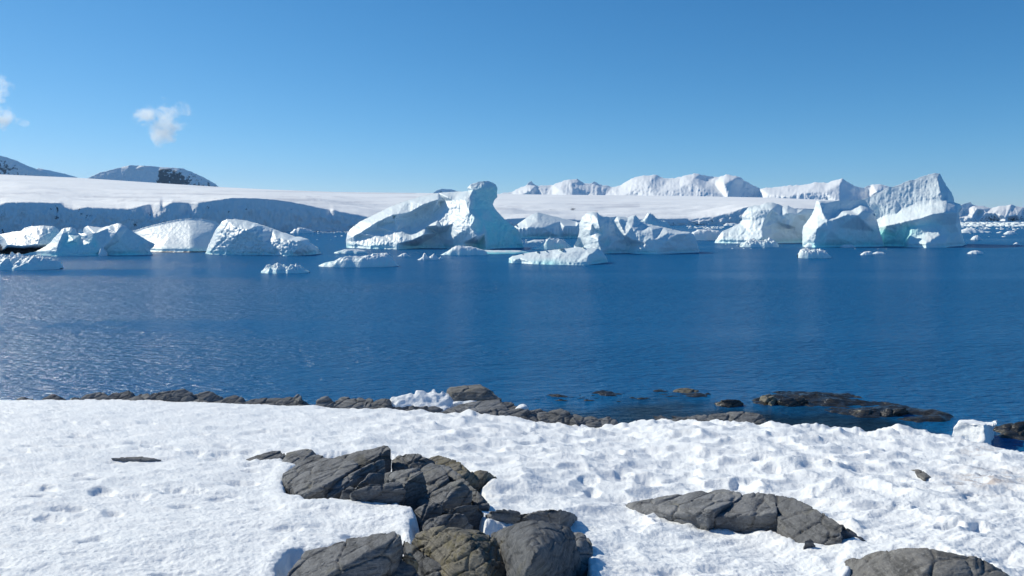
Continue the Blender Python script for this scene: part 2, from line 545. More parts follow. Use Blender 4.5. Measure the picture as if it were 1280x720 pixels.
def build_snow():
    # rows denser near the viewer
    inv = np.linspace(1 / 3.4, 1 / 30.0, 620)
    ys = 1 / inv
    ths = np.linspace(-1.0, 1.0, 1250)
    Y, T = np.meshgrid(ys, ths, indexing='ij')
    X = Y * T
    Z = z_base(X, Y)
    U, V = to_px(X, Y, Z)
    q = y_edge(X) - Y
    # right half is cupped by the sun, left half wind-smooth
    cup = 0.25 + 0.75 * sstep(-6, 3, X + 0.35 * (Y - 12) + 2.0 * perlin2(X * 0.3, Y * 0.3, 5))
    cup *= 0.45 + 0.55 * sstep(5.5, 11, Y)
    wx = X + 0.12 * perlin2(X * 2.3, Y * 2.3, 21)
    wy = Y + 0.12 * perlin2(X * 2.3, Y * 2.3, 22)
    c1 = worley2(wx / 0.62, wy / 0.55, 3)
    c2 = worley2(wx / 0.27 + 9, wy / 0.24, 4)
    big = fbm2(X * 0.22, Y * 0.22, 3, 8)
    h = 0.12 * big + cup * (0.155 * (c1 - 0.32) + 0.06 * (c2 - 0.32) * (0.4 + 0.6 * sstep(-.2, .4, perlin2(X * .8, Y * .8, 31))))
    h = h + cup * 0.10 * fbm2(X * 1.1, Y * 1.5, 3, 12)
    h = h + 0.016 * fbm2(X * 6, Y * 8, 3, 14) + 0.045 * (1 - cup) * fbm2(X * 1.2, Y * 3.6, 3, 18)
    h = h + 0.028 * sstep(0, 3, X) * (1 - sstep(8, 12, Y)) * fbm2((X * .8 + Y * .6) * 1.2, (Y * .8 - X * .6) * 6, 3, 27)
    h = h + 0.008 * fbm2(X * 21, Y * 23, 2, 19)
    # small sharp pits scattered over the smooth side
    pm = worley2(X / 0.85, Y / 0.6, 41)
    h = h - (1 - 0.6 * cup) * 0.05 * (1 - sstep(0.0, 0.055, pm)) * sstep(0.0, 0.25, perlin2(X * .9, Y * .9, 33))
    # lumpy broken edge at the sea
    near = 1 - sstep(0, 2.2, q)
    h = h + near * (0.13 * fbm2(X * 1.4, Y * 1.4, 3, 51) + 0.05 * fbm2(X * 5, Y * 5, 2, 52)) * sstep(-1.5, 2.5, X)
    for (u, v, w, hh, d) in PITS:
        m = (np.abs(U - u) < 3 * w) & (np.abs(V - v) < 4 * hh)
        rr = ((U[m] - u) / (1.25 * w)) ** 2 + ((V[m] - v) / hh) ** 2 + 0.45 * perlin2(U[m] * .08, V[m] * .25, 61)
        h[m] -= 0.62 * d * (1 - sstep(0.0, 1.5, rr + 0.12 * perlin2(U[m] * .3, V[m] * .5, 63)))
    for (u, v, w, hh, d) in MOUNDS:
        h += d * np.exp(-((U - u) / w) ** 2 - ((V - v) / hh) ** 2)
    for poly, depth, lip in MELT:
        a = np.array(poly)
        m = (U > a[:, 0].min() - 40) & (U < a[:, 0].max() + 40) & (V > a[:, 1].min() - 30) & (V < a[:, 1].max() + 30)
        d, _, _ = seg_dist(U[m], V[m] * 1.0, poly)
        s = np.where(inside(U[m], V[m], poly), d, -d)
        s = s + 3.5 * fbm2(U[m] * 0.06, V[m] * 0.1, 3, 71)
        k = sstep(-lip * 0.45, lip * 0.55, s)
        h[m] = h[m] * (1 - k) - depth * k + 0.03 * np.exp(-((s + lip) / lip) ** 2)
    Z = Z + h
    dirt = 0.75 * np.exp(-((U - 1235) / 55) ** 2 - ((V - 602) / 16) ** 2) + 0.5 * np.exp(-((U - 1225) / 30) ** 2 - ((V - 560) / 7) ** 2)
    verts = np.stack([X, Y, Z], -1).reshape(-1, 3)
    f = grid_faces(*X.shape)
    vis = (Z.ravel() > -0.6)
    f = f[vis[f].any(1)]
    f = f[:, ::-1]
    # drop the vertices nothing uses
    used = np.unique(f)
    idx = np.full(len(verts), -1)
    idx[used] = np.arange(len(used))
    o = put('snow_ground', verts[used], idx[f], M_SNOW, {'dirt': dirt.ravel()[used]}, base=np.zeros(3))
    tag(o, kind='structure')
build_snow()

# ------------------------------------------------------------------ relief bodies: bergs and mountains
def lin_interp(pts, vals, gu, gv):
    """piecewise linear over the Delaunay triangles of pts"""
    vs, es, fs, ov, oe, of = delaunay_2d_cdt([Vector(p) for p in pts], [], [], 0, 1e-4)
    src = np.array([o[0] for o in ov])
    P = np.array([(v.x, v.y) for v in vs])
    A = np.asarray(vals)[src]
    out = np.zeros((len(gu), A.shape[1]))
    done = np.zeros(len(gu), bool)
    for tri in fs:
        a, b, c = P[tri[0]], P[tri[1]], P[tri[2]]
        lo, hi = np.minimum(np.minimum(a, b), c) - 1e-6, np.maximum(np.maximum(a, b), c) + 1e-6
        m = np.nonzero((gu >= lo[0]) & (gu <= hi[0]) & (gv >= lo[1]) & (gv <= hi[1]) & ~done)[0]
        if not len(m):
            continue
        den = (b[1] - c[1]) * (a[0] - c[0]) + (c[0] - b[0]) * (a[1] - c[1])
        if abs(den) < 1e-9:
            continue
        w0 = ((b[1] - c[1]) * (gu[m] - c[0]) + (c[0] - b[0]) * (gv[m] - c[1])) / den
        w1 = ((c[1] - a[1]) * (gu[m] - c[0]) + (a[0] - c[0]) * (gv[m] - c[1])) / den
        w2 = 1 - w0 - w1
        k = (w0 > -1e-6) & (w1 > -1e-6) & (w2 > -1e-6)
        mm = m[k]
        out[mm] = w0[k, None] * A[tri[0]] + w1[k, None] * A[tri[1]] + w2[k, None] * A[tri[2]]
        done[mm] = True
    if not done.all():
        bad = np.nonzero(~done)[0]
        d = (gu[bad, None] - P[None, :, 0]) ** 2 + (gv[bad, None] - P[None, :, 1]) ** 2
        out[bad] = A[np.argmin(d, 1)]
    return out

def relief(name, Y0, top, ctrl, vb, thick, res=0.8, jag=0.6, jagf=0.25, smooth=2, rough=1.0, flute=0.0, lump=0.0, lumpf=0.2, seed=0, mat=None, sink=9, ds=1.3, fmask=None, rockz=0.0):
    """a solid whose crest line and facets were measured in the photograph; every facet has its own depth.
    top: crest points (u, v[, d[, blue[, rock]]]) left to right, ctrl: points on the near side, d in pixel units towards the viewer."""
    s = Y0 / F
    pad = lambda p: tuple(p) + (0.0,) * (5 - len(p))
    top = [pad(p) for p in top]
    ctrl = [pad(p) for p in ctrl]
    bl, br = top[0], top[-1]
    poly = [(p[0], p[1]) for p in top] + [(br[0], vb + sink), (bl[0], vb + sink)]
    # roughen the crest
    fine = []
    for i in range(len(top) - 1):
        (u0, v0), (u1, v1) = top[i][:2], top[i + 1][:2]
        n = max(1, int(math.hypot(u1 - u0, v1 - v0) / 1.5))
        for k in range(n):
            fine.append((u0 + (u1 - u0) * k / n, v0 + (v1 - v0) * k / n))
    fine.append(top[-1][:2])
    fa = np.array(fine)
    ju = perlin2(fa[:, 0] * jagf + fa[:, 1] * .31, fa[:, 1] * jagf, seed + 1) + .5 * perlin2(fa[:, 0] * jagf * 2.3, fa[:, 1] * jagf * 2.3, seed + 3)
    jv = perlin2(fa[:, 0] * jagf + 40, fa[:, 1] * jagf, seed + 2) + .5 * perlin2(fa[:, 0] * jagf * 2.3, fa[:, 1] * jagf * 2.3 + 9, seed + 4)
    fa = fa + jag * np.stack([ju, jv], 1)
    poly = [tuple(p) for p in fa] + [(br[0] + 1, vb + sink), (bl[0] - 1, vb + sink)]
    pa = np.array(poly)
    us = np.arange(pa[:, 0].min() - res, pa[:, 0].max() + 2 * res, res)
    vs = np.arange(pa[:, 1].min() - res, pa[:, 1].max() + 2 * res, res)
    GV, GU = np.meshgrid(vs, us, indexing='ij')
    gu, gv = GU.ravel().copy(), GV.ravel().copy()
    ins = inside(gu, gv, poly)
    f = grid_faces(*GU.shape)
    f = f[ins[f].sum(1) >= 2]
    used = np.unique(f)
    idx = np.full(len(gu), -1)
    idx[used] = np.arange(len(used))
    f = idx[f]
    gu, gv, ins = gu[used], gv[used], ins[used]
    dist, bx, by = seg_dist(gu, gv, poly)
    gu = np.where(ins, gu, bx)
    gv = np.where(ins, gv, by)
    dist = np.where(ins, dist, 0)
    # border = vertices on an open edge of the kept cells
    e = np.concatenate([f[:, [0, 1]], f[:, [1, 2]], f[:, [2, 3]], f[:, [3, 0]]])
    e.sort(1)
    ee, cnt = np.unique(e, axis=0, return_counts=True)
    border = np.zeros(len(gu), bool)
    border[ee[cnt == 1].ravel()] = True
    mv = border & ins
    gu = np.where(mv, bx, gu)
    gv = np.where(mv, by, gv)
    dist = np.where(border, 0, dist)
    pts = [(p[0], p[1]) for p in top] + [(p[0], p[1]) for p in ctrl]
    vals = [p[2:] for p in top] + [p[2:] for p in ctrl]
    low = [p for p in ctrl + top if p[1] > vb - 6]
    for p in low:                                   # carry the foot down below the water
        pts.append((p[0], vb + sink + 2))
        vals.append((p[2] + 3,) + p[3:])
    for p in (bl, br):
        pts.append((p[0], vb + sink + 3))
        vals.append(p[2:])
    A = lin_interp(pts, vals, gu, gv)
    # soften creases a little
    ed = ee
    deg = np.bincount(ed.ravel(), minlength=len(gu)).astype(float)
    for _ in range(smooth):
        acc = np.zeros_like(A)
        np.add.at(acc, ed[:, 0], A[ed[:, 1]])
        np.add.at(acc, ed[:, 1], A[ed[:, 0]])
        A = 0.4 * A + 0.6 * acc / deg[:, None]
    d = A[:, 0] * ds
    edge = sstep(0, 5, dist)
    d = d + edge * rough * (1.5 * fbm2(gu * .11, gv * .11, 3, seed + 11, True) + 0.9 * fbm2(gu * .35, gv * .35, 3, seed + 12))
    if flute:
        fw = flute * (1.0 if fmask is None else fmask(gu, gv))
        d = d + edge * fw * (perlin2(gu * .30 + gv * .03, gv * .035, seed + 13) + 0.6 * perlin2(gu * .62 + gv * .05, gv * .06, seed + 14))
    if lump:
        w = worley2(gu * lumpf + .7 * perlin2(gu * .1, gv * .1, seed), gv * lumpf, seed + 15)
        d = d + edge * lump * (0.7 - np.minimum(w, 1.0))
    back = d * np.exp(-dist / 6) - thick * (1 - np.exp(-dist / (thick * 0.35))) - edge * 2.0 * fbm2(gu * .1, gv * .1, 3, seed + 16)
    back = np.minimum(back, d - 0.02)
    back = np.where(border, d, back)
    if mat is None:                                  # notch cut by the waves
        zz = at(gu, gv, Y0 - d * s)[:, 2] / s
        d = d - edge * (1.6 + 1.2 * perlin2(gu * .2, gv * 0, seed + 31)) * np.exp(-((zz - 2.0) / 1.6) ** 2)
    front = at(gu, gv, Y0 - d * s)
    inner = np.nonzero(~border)[0]
    bidx = np.arange(len(gu))
    bidx[inner] = len(gu) + np.arange(len(inner))
    bk = at(gu[inner], gv[inner], (Y0 - back * s)[inner])
    verts = np.concatenate([front, bk])
    allf = np.concatenate([f[:, ::-1] if True else f, bidx[f]])
    blue = np.concatenate([A[:, 1], A[inner, 1]])
    if mat is None:
        blue = np.clip(blue * 1.15 + 0.10 + 0.8 * (1 - sstep(0.0, 9 * s, verts[:, 2])) * (0.55 + 0.6 * perlin2(verts[:, 0] / s * .035, verts[:, 1] / s * .035, seed + 50)), 0, 1)
    rock = np.concatenate([A[:, 2], A[inner, 2]])
    if rockz:
        rock = rock + 1.0 * (verts[:, 2] < rockz * s * (1 + 0.9 * perlin2(verts[:, 0] * .25, verts[:, 1] * .25, seed + 40)))
    return put(name, verts, allf, mat or M_ICE, {'blue': blue, 'rock': rock})

def berg(label, top, ctrl, vb, thick, seed, name='iceberg', cat='iceberg', **kw):
    o = relief(name, float(dist_plane(vb)), top, ctrl, vb, thick, seed=seed, **kw)
    return tag(o, label, cat)

# ------------------------------------------------------------------ far land
def mountains():
    top = [(612, 246), (622, 243), (632, 241), (640, 240), (645, 237), (652, 234), (657, 232), (664, 226), (668, 231), (672, 232), (690, 231), (697, 229),
           (705, 226), (712, 224), (722, 224), (730, 229), (738, 230), (744, 227), (750, 231), (758, 232), (765, 234), (775, 232), (783, 227), (792, 222),
           (803, 219.5), (820, 218.5), (828, 222), (838, 223), (848, 222), (856, 219.5), (868, 217), (876, 218), (884, 220), (895, 221.5), (900, 221),
           (908, 218), (916, 219.5), (922, 220), (930, 225), (940, 231), (950, 236), (956, 234.5), (970, 234), (985, 232), (1000, 231.5), (1010, 230),
           (1020, 228), (1027, 228.5), (1035, 228), (1045, 225), (1053, 223), (1060, 228), (1070, 233), (1078, 235), (1090, 231), (1100, 230), (1108, 232),
           (1116, 236), (1125, 246)]
    ctrl = [(640, 250, 8), (664, 238, 9), (669, 246, 6), (680, 248, 10), (690, 248, 12), (700, 238, 14), (716, 240, 17), (716, 251, 26), (722, 235, 8), (728, 250, 12),
            (738, 240, 9), (746, 248, 16), (752, 250, 12), (775, 247, 18), (790, 238, 16), (810, 232, 17), (822, 240, 24), (825, 252, 34), (850, 235, 22), (862, 228, 17),
            (868, 222, 6), (868, 250, 34), (884, 226, 1), (893, 230, 8), (880, 236, 24), (905, 230, 22), (918, 224, 10), (912, 236, 24), (910, 250, 30), (925, 236, 4),
            (925, 250, 10), (945, 248, 2), (960, 243, 16), (985, 245, 24), (1010, 240, 22), (1030, 240, 24), (1050, 230, 12), (1050, 252, 34), (1056, 240, 12),
            (1068, 242, 4), (1085, 248, 2), (1095, 240, 12), (1110, 244, 12)]
    o = relief('mountain', 6500.0, top, ctrl, 254, 60, res=0.9, jag=0.9, jagf=.3, rough=1.5, flute=0.9, seed=101, ds=2.9, smooth=3, mat=M_FAR, sink=20)
    tag(o, 'long jagged snow mountain range behind the glacier', kind='structure')
    top = [(96, 230), (110, 222.5), (125, 215.5), (140, 212), (150, 209.5), (162, 206.5), (175, 207), (190, 207.5), (200, 209), (215, 209.5), (228, 210.5), (240, 215),
           (255, 222), (268, 229), (275, 235), (282, 240)]
    ctrl = [(130, 222, 3), (140, 217, 2), (160, 211, 4), (163, 214, 2.5), (176, 209, 4), (178, 212, 2), (150, 226, 5), (195, 215, 3, 0, 0.05), (202, 212, 3, 0, .85),
            (199, 225, 5, 0, .85), (199, 233, 5, 0, .8), (215, 228, 5, 0, .8), (215, 216, 4, 0, .7), (232, 227, 4, 0, .72), (224, 214, 3, 0, .55), (240, 219, 2, 0, .35), (238, 233, 4, 0, .45), (268, 232, 1, 0, .6),
            (185, 228, 5)]
    o = relief('mountain', 4200.0, top, ctrl, 240, 45, res=0.8, jag=0.4, rough=0.8, seed=111, mat=M_FAR, sink=20)
    tag(o, 'round topped mountain with dark rock face beyond the glacier', kind='structure')
    top = [(-60, 186), (-25, 189), (0, 194.5), (10, 197), (20, 200.5), (35, 207.5), (50, 213), (64, 218.5), (76, 224)]
    ctrl = [(-30, 212, 6, 0, .5), (3, 206, 3, 0, .62), (12, 211, 4, 0, .55), (20, 208, 3, 0, .45), (30, 214, 3), (-10, 198, 2), (50, 219, 2)]
    o = relief('mountain', 4000.0, top, ctrl, 226, 45, res=0.8, jag=0.4, rough=0.8, seed=121, mat=M_FAR, sink=22)
    tag(o, 'shaded mountain flank cut by the left edge', kind='structure')
    top = [(36, 216), (48, 210), (57, 212), (66, 214), (80, 217), (96, 221.5), (106, 226)]
    o = relief('mountain', 9000.0, top, [(60, 219, 2), (80, 221, 1), (52, 214, 3)], 226, 40, res=0.8, jag=0.3, rough=0.5, seed=131, mat=M_FAR, sink=16)
    tag(o, 'small pale far ridge between the two left mountains', kind='structure')
    top = [(538, 243), (546, 238), (552, 235.8), (558, 236.5), (564, 236.5), (572, 239), (584, 244)]
    o = relief('mountain', 9000.0, top, [(552, 240, 1, 0, .5), (565, 241, 1, 0, .5)], 243, 30, res=0.8, jag=0.3, rough=0.5, seed=141, mat=M_FAR, sink=16)
    tag(o, 'tiny dark peak above the glacier', kind='structure')
    # low snowy shore on the right
    top = [(1170, 266), (1195, 259), (1203, 255.5), (1209, 254), (1213, 252.5), (1216, 256), (1230, 258), (1240, 260), (1250, 257.5), (1258, 257), (1264, 255.5),
           (1270, 258), (1280, 259), (1300, 256), (1330, 258), (1370, 254)]
    ctrl = [(1200, 260, 8), (1222, 261, 9), (1230, 262, 9), (1204, 266, 3), (1222, 267, 3), (1200, 272, 16), (1215, 272, 20, 0, .2), (1232, 266, 12), (1222, 276, 20, 0, .3), (1243, 266, 16),
            (1250, 269, 22), (1236, 274.5, 12, 0, .5), (1247, 275, 14, 0, .45), (1257, 271, 24), (1262, 274.5, 12, 0, .5), (1272, 269, 18), (1275, 275, 14, 0, .5), (1300, 270, 20), (1350, 270, 20)]
    o = relief('far_shore', float(dist_plane(276.2)), top, ctrl, 276.2, 60, res=0.6, jag=0.4, rough=0.8, seed=151, mat=M_GLA, sink=6)
    tag(o, kind='structure')
mountains()

def glacier():
    us = np.arange(-260, 1130, 1.1)
    cliff = np.array([(-260, 262), (-60, 259), (0, 256), (8, 253.5), (30, 253), (75, 254), (80, 259.5), (90, 262), (108, 259.5), (150, 261), (157, 262), (172, 259), (185, 256),
                      (200, 254.5), (203, 259), (215, 253), (240, 254), (256, 252.5), (272, 250), (290, 247.5), (320, 248), (345, 250), (362, 252.5), (385, 257), (412, 263), (416, 262), (424, 265),
                      (445, 268.5), (462, 272), (480, 277), (560, 278), (640, 274), (655, 273), (690, 274), (720, 275.5), (800, 274.5), (845, 274), (870, 273.5),
                      (895, 270), (915, 265), (926, 261), (936, 258), (960, 258), (990, 260.5), (1015, 261), (1060, 263), (1130, 266)], float)
    basev = np.array([(-260, 292), (0, 291), (300, 290), (460, 289), (640, 287), (720, 284), (860, 281.5), (1130, 281)], float)
    topv = np.array([(-260, 211), (0, 218), (100, 222.3), (200, 229), (280, 234), (340, 237), (420, 240), (540, 241.3), (660, 243), (860, 245), (960, 247), (1060, 251), (1130, 256)], float)
    vc = np.interp(us, cliff[:, 0], cliff[:, 1])
    vb = np.interp(us, basev[:, 0], basev[:, 1])
    vt = np.interp(us, topv[:, 0], topv[:, 1])
    vc = vc + 0.5 * fbm2(us * .12, us * 0, 3, 7)
    Yb = dist_plane(vb)
    k = 70
    rows, rk = [], []
    # cliff: from below the sea up to the lip; the face bulges and is cut by blocks
    nf = 26
    for i in range(nf):
        t = i / (nf - 1)
        v = (vb + 4) + (vc - vb - 4) * t
        Y = Yb * (1 + 0.012 * t)
        w = 4 * t * (1 - t) + 0.15
        n = 3.5 * fbm2(us * .05, us * 0 + t * 1.5, 3, 9, True) + 4.5 * fbm2(us * .13 + t, t * 3 + us * 0, 3, 10) + 2.2 * fbm2(us * .45, t * 8 + us * 0, 2, 13)
        Y = Y - n * w * Yb / F
        Y = Y + 55 * max(0.0, t - .55) * (np.exp(-((us - 190) / 9) ** 2) + .5 * np.exp(-((us - 236) / 8) ** 2) + .45 * np.exp(-((us - 412) / 4) ** 2)) * Yb / F
        rows.append(at(us, v, Y))
        rk.append(0.62 * np.exp(-(t / 0.13) ** 2) + 0.5 * np.exp(-((us - 172) / 12) ** 2 - ((t - .5) / .28) ** 2) + 0.45 * np.exp(-((us - 74) / 5) ** 2 - ((t - .85) / .12) ** 2)
                  + 0.35 * np.exp(-((us - 290) / 16) ** 2 - ((t - .35) / .2) ** 2) + 0.45 * fbm2(us * .06, us * 0 + t * 3, 3, 15) + 0.30 * np.exp(-(perlin2(us * .16 + .6 * np.sin(t * 5), us * 0 + t * 1.2, 17) / .05) ** 2) * (perlin2(us * .03, us * 0, 18) > -.1))  # last term paints the shade of thin ice cracks with the rock colour
    Yh = np.interp(us, [-260, 1130], [2600, 2400])
    ker = np.hanning(161); ker /= ker.sum()
    smo = lambda a: np.convolve(np.pad(a, 80, mode='edge'), ker, 'valid')
    vs = smo(vc)
    Yl0 = rows[-1][:, 1]
    Yl = smo(Yl0)
    for i in range(1, k + 1):
        t = i / k
        Y = Yl * (Yh / Yl) ** t + (Yl0 - Yl) * math.exp(-t * 16)
        # profile of the surface: soft steps across the slope
        v = vs + (vt - vs) * (t ** 0.75) + (vc - vs) * math.exp(-t * 16) * (1 - t)
        v = v + (1 - t) * np.minimum(1, 6 * t) * (9 * fbm2(us * .006, t * 5 + us * 0, 3, 22) + 8 * fbm2(us * .009, t * 15 + us * 0, 4, 23)) * np.minimum(1, (vc - vt) / 18)
        rows.append(at(us, v, Y))
        rk.append(0.85 * np.exp(-((us - 716) / 4) ** 2 - ((v - 261.5) / 1.5) ** 2) + 0.6 * np.exp(-((us - 745) / 4) ** 2 - ((v - 263.5) / 1.0) ** 2) + 0.5 * np.exp(-((us - 690) / 14) ** 2 - ((v - 262.5) / 0.8) ** 2))  # shade in small crevasses, painted dark through the rock mask
    # far side falls away again
    rows.append(rows[-1] * np.array([1.25, 1.25, 1.0]) - np.array([0, 0, 60.0]))
    rk.append(np.zeros_like(us))
    verts = np.stack(rows)
    ny, nx = verts.shape[:2]
    UU, VV = to_px(verts[..., 0], verts[..., 1], verts[..., 2])
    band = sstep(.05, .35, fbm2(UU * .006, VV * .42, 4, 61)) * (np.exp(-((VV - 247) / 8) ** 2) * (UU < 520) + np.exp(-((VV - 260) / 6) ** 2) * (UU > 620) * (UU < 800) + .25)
    band[:nf] = 0  # grey bands in the surface colour, none on the cliff face
    o = put('glacier', verts.reshape(-1, 3), grid_faces(ny, nx), M_GLA, {'rock': np.stack(rk).ravel(), 'grey_band': np.clip(band, 0, 1).ravel()})
    tag(o, 'smooth white glacier with a shaded ice cliff along the water', kind='structure')
    # second, farther fold of the glacier left of the tall berg
    top = [(430, 268), (446, 264), (452, 262.5), (462, 259.5), (472, 258.8), (480, 260), (490, 263), (505, 268), (520, 275)]
    o = relief('glacier', 900.0, top, [(446, 266, 2), (460, 266, 1), (478, 266, 0), (455, 272, 3), (480, 276, 1)], 280, 60, res=.8, jag=.3, rough=.5, seed=77, mat=M_GLA, sink=12)
    tag(o, 'shaded fold of glacier behind the tall iceberg', kind='structure')
glacier()

# ------------------------------------------------------------------ icebergs
berg('tallest iceberg in the middle, white sloping back and blue mushroom headed column',
     [(433, 309), (432.5, 300, -3), (434, 292, -6), (438, 286, -9), (450, 277, -12), (470, 267, -14), (490, 257, -15), (510, 250, -15), (530, 244.5, -14), (548, 241, -12), (562, 240, -9), (575, 239.5, -5), (583, 239),
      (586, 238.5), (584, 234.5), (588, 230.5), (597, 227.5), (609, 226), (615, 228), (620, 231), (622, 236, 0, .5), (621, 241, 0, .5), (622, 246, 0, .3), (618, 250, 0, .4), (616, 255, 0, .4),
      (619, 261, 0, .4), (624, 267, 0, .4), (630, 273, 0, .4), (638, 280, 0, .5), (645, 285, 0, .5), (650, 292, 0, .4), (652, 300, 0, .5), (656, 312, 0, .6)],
     [  # snow back, its lower rim, the wall under it
      (441, 296, 4), (449, 292, 8), (470, 278.5, 9), (490, 269, 9), (497, 268, 10), (511, 266, 9), (530, 255.5, 7), (548, 249.5, 6), (560, 247, 5),
      (450, 295, 2), (472, 281.5, 1), (492, 272, 1), (473, 284.5, 8), (492, 275, 8), (473, 287, 2), (492, 278, 3), (494, 290, 14), (470, 296, 14), (452, 300, 8), (445, 304, 8), (440, 309, 8), (460, 309, 21), (490, 303, 27), (500, 296, 26), (498, 282, 12),
      # hollow in the shade
      (503, 273, 3), (515, 268.5, -5), (532, 259, -8), (550, 252.5, -7), (556, 251, -5), (551, 258, -4), (542, 267, -2), (530, 277, -1), (512, 284, 3), (506, 283, 6), (520, 285, 9), (514, 290, 12),
      (532, 283, 12), (542, 262, 1), (548, 257, 0),
      # bright slope rising to the right
      (556, 262, 7), (547, 275, 13), (567, 250, 9), (572, 265, 22), (566, 280, 26), (581, 250, 20), (580, 270, 34), (588, 284, 46), (596, 295, 52), (575, 291, 40),
      # rim and dark cave
      (496, 305, 32), (515, 300, 31), (530, 293, 30), (545, 281.5, 27), (551, 284, 20), (521, 308, 14), (535, 300, 6), (548, 292, 4), (556, 290, 8), (560, 299, 20), (556, 308, 14),
      (568, 296, 34), (580, 303, 36), (597, 298, 50), (590, 304, 28), (565, 308, 24), (599, 305, 26, .6),
      # column in the shade
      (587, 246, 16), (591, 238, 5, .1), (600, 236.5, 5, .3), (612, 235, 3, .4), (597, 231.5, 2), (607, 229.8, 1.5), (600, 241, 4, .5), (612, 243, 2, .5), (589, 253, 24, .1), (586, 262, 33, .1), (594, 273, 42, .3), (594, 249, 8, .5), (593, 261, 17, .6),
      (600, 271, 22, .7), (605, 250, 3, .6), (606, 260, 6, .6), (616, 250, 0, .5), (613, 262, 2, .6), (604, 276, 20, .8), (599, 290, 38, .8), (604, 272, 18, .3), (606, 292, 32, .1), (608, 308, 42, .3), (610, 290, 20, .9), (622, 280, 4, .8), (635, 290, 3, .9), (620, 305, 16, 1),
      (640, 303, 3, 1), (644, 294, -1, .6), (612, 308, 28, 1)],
     309.5, 60, 201, flute=0.7, rough=1.0, jag=0.5, res=0.6, smooth=2, ds=1.5, lump=0.5, lumpf=.13, fmask=lambda u, v: sstep(0, 8, v - np.interp(u, [430, 500, 555, 600, 660], [294, 272, 248, 250, 280])))

berg('flat white slab of ice lying low, in front of the leaning white pinnacle',
     [(636, 328), (636, 322.5), (641, 320), (660, 316), (690, 312.5), (712, 310), (722, 309), (735, 309.5), (747, 310), (754, 315), (758, 322), (760, 328)],
     [(640, 327, 12), (650, 323, 10), (665, 328, 26), (680, 318, 12), (690, 329, 34), (700, 317, 18), (715, 315, 18), (720, 329, 40), (733, 313, 14), (736, 319, 30), (734, 328, 40), (743, 315, 20, .1),
      (742, 327, 26, .4), (751, 320, 10, .3), (756, 326, 3, .5)],
     328.0, 46, 211, rough=0.9, jag=0.4, smooth=1, name='ice_floe', cat='ice floe')

berg('iceberg with leaning white pinnacle and long low back ending in a blue shaded cliff',
     [(714, 318), (718, 307), (722, 297), (724.5, 290), (724, 280), (727, 272), (733, 266.5), (740, 264.5), (746, 265.5), (750, 269), (757, 271), (765, 271.5), (772, 270), (785, 272), (790, 269.5), (795, 268.5), (798, 273),
      (800, 277), (810, 280), (830, 284), (850, 289), (862, 290), (867, 293), (870, 298), (872, 305), (874, 312)],
     [(720, 310, 5), (726, 297, 3), (727, 308, -4), (728, 316, 2), (729, 288, 9), (731, 275, 6), (735, 305, 18), (740, 279, 16), (738, 295, 20), (748, 300, 33), (750, 285, 29), (748, 276, 23), (743, 269, 12), (747, 270, 12), (752, 313, 36), (736, 316, 22), (739, 287, 22), (742, 286, 17), (745, 280, 22),
      (753, 292, 22, .3), (757, 305, 14, .4), (755, 280, 10, .1), (752, 274, 8), (758, 275, 2), (766, 276, 0), (769, 283, 3), (763, 287, 8), (771, 294, 6), (760, 295, 14), (773, 276, 8), (777, 284, 14), (782, 294, 22), (771, 298, 16), (776, 274, 6), (779, 282, 9), (784, 276, 7), (792, 272, 4),
      (790, 284, 17), (798, 281, 10), (800, 292, 24), (815, 287, 17), (818, 300, 32), (822, 312, 34), (836, 300, 26), (848, 293, 18), (835, 291, 18), (862, 292, 6), (850, 303, 12), (867, 305, 4), (845, 313, 18), (868, 312, 3),
      (760, 310, 20), (780, 299, 15), (786, 306, 10), (785, 315, 13), (791, 300, 22), (793, 314, 26), (790, 306, 10), (808, 305, 30), (767, 303, 17)],
     315.5, 55, 221, rough=0.8, jag=0.6, smooth=1, flute=.3)

berg('white crumbly iceberg left of the two big right bergs',
     [(893, 303), (897, 297), (903, 289), (915, 284), (925, 279), (928, 275), (927, 270), (932, 263), (937, 258), (943, 256.5), (950, 256.5), (956, 253.5), (965, 252.8), (972, 254.5), (978, 257.5), (985, 257), (990, 259),
      (997, 262), (1005, 261), (1012, 261.5, -4), (1022, 263, -10), (1026, 304, -14)],
     [(957, 272, 16), (952, 285, 24), (953, 297, 32), (935, 290, 16), (930, 300, 20), (905, 300, 8), (940, 275, 11), (940, 264, 6), (952, 262, 12), (965, 262, 17), (962, 274, 12), (972, 278, 14), (975, 270, 18), (985, 266, 19),
      (988, 282, 20), (996, 268, 17), (977, 287, 9), (985, 286, 6), (1000, 299, -2), (975, 300, 11), (994, 284, 5), (1001, 275, 1), (1015, 285, -10), (1010, 268, 0)],
     303.5, 55, 231, rough=0.7, lump=1.6, lumpf=.16, jag=0.7, smooth=1)

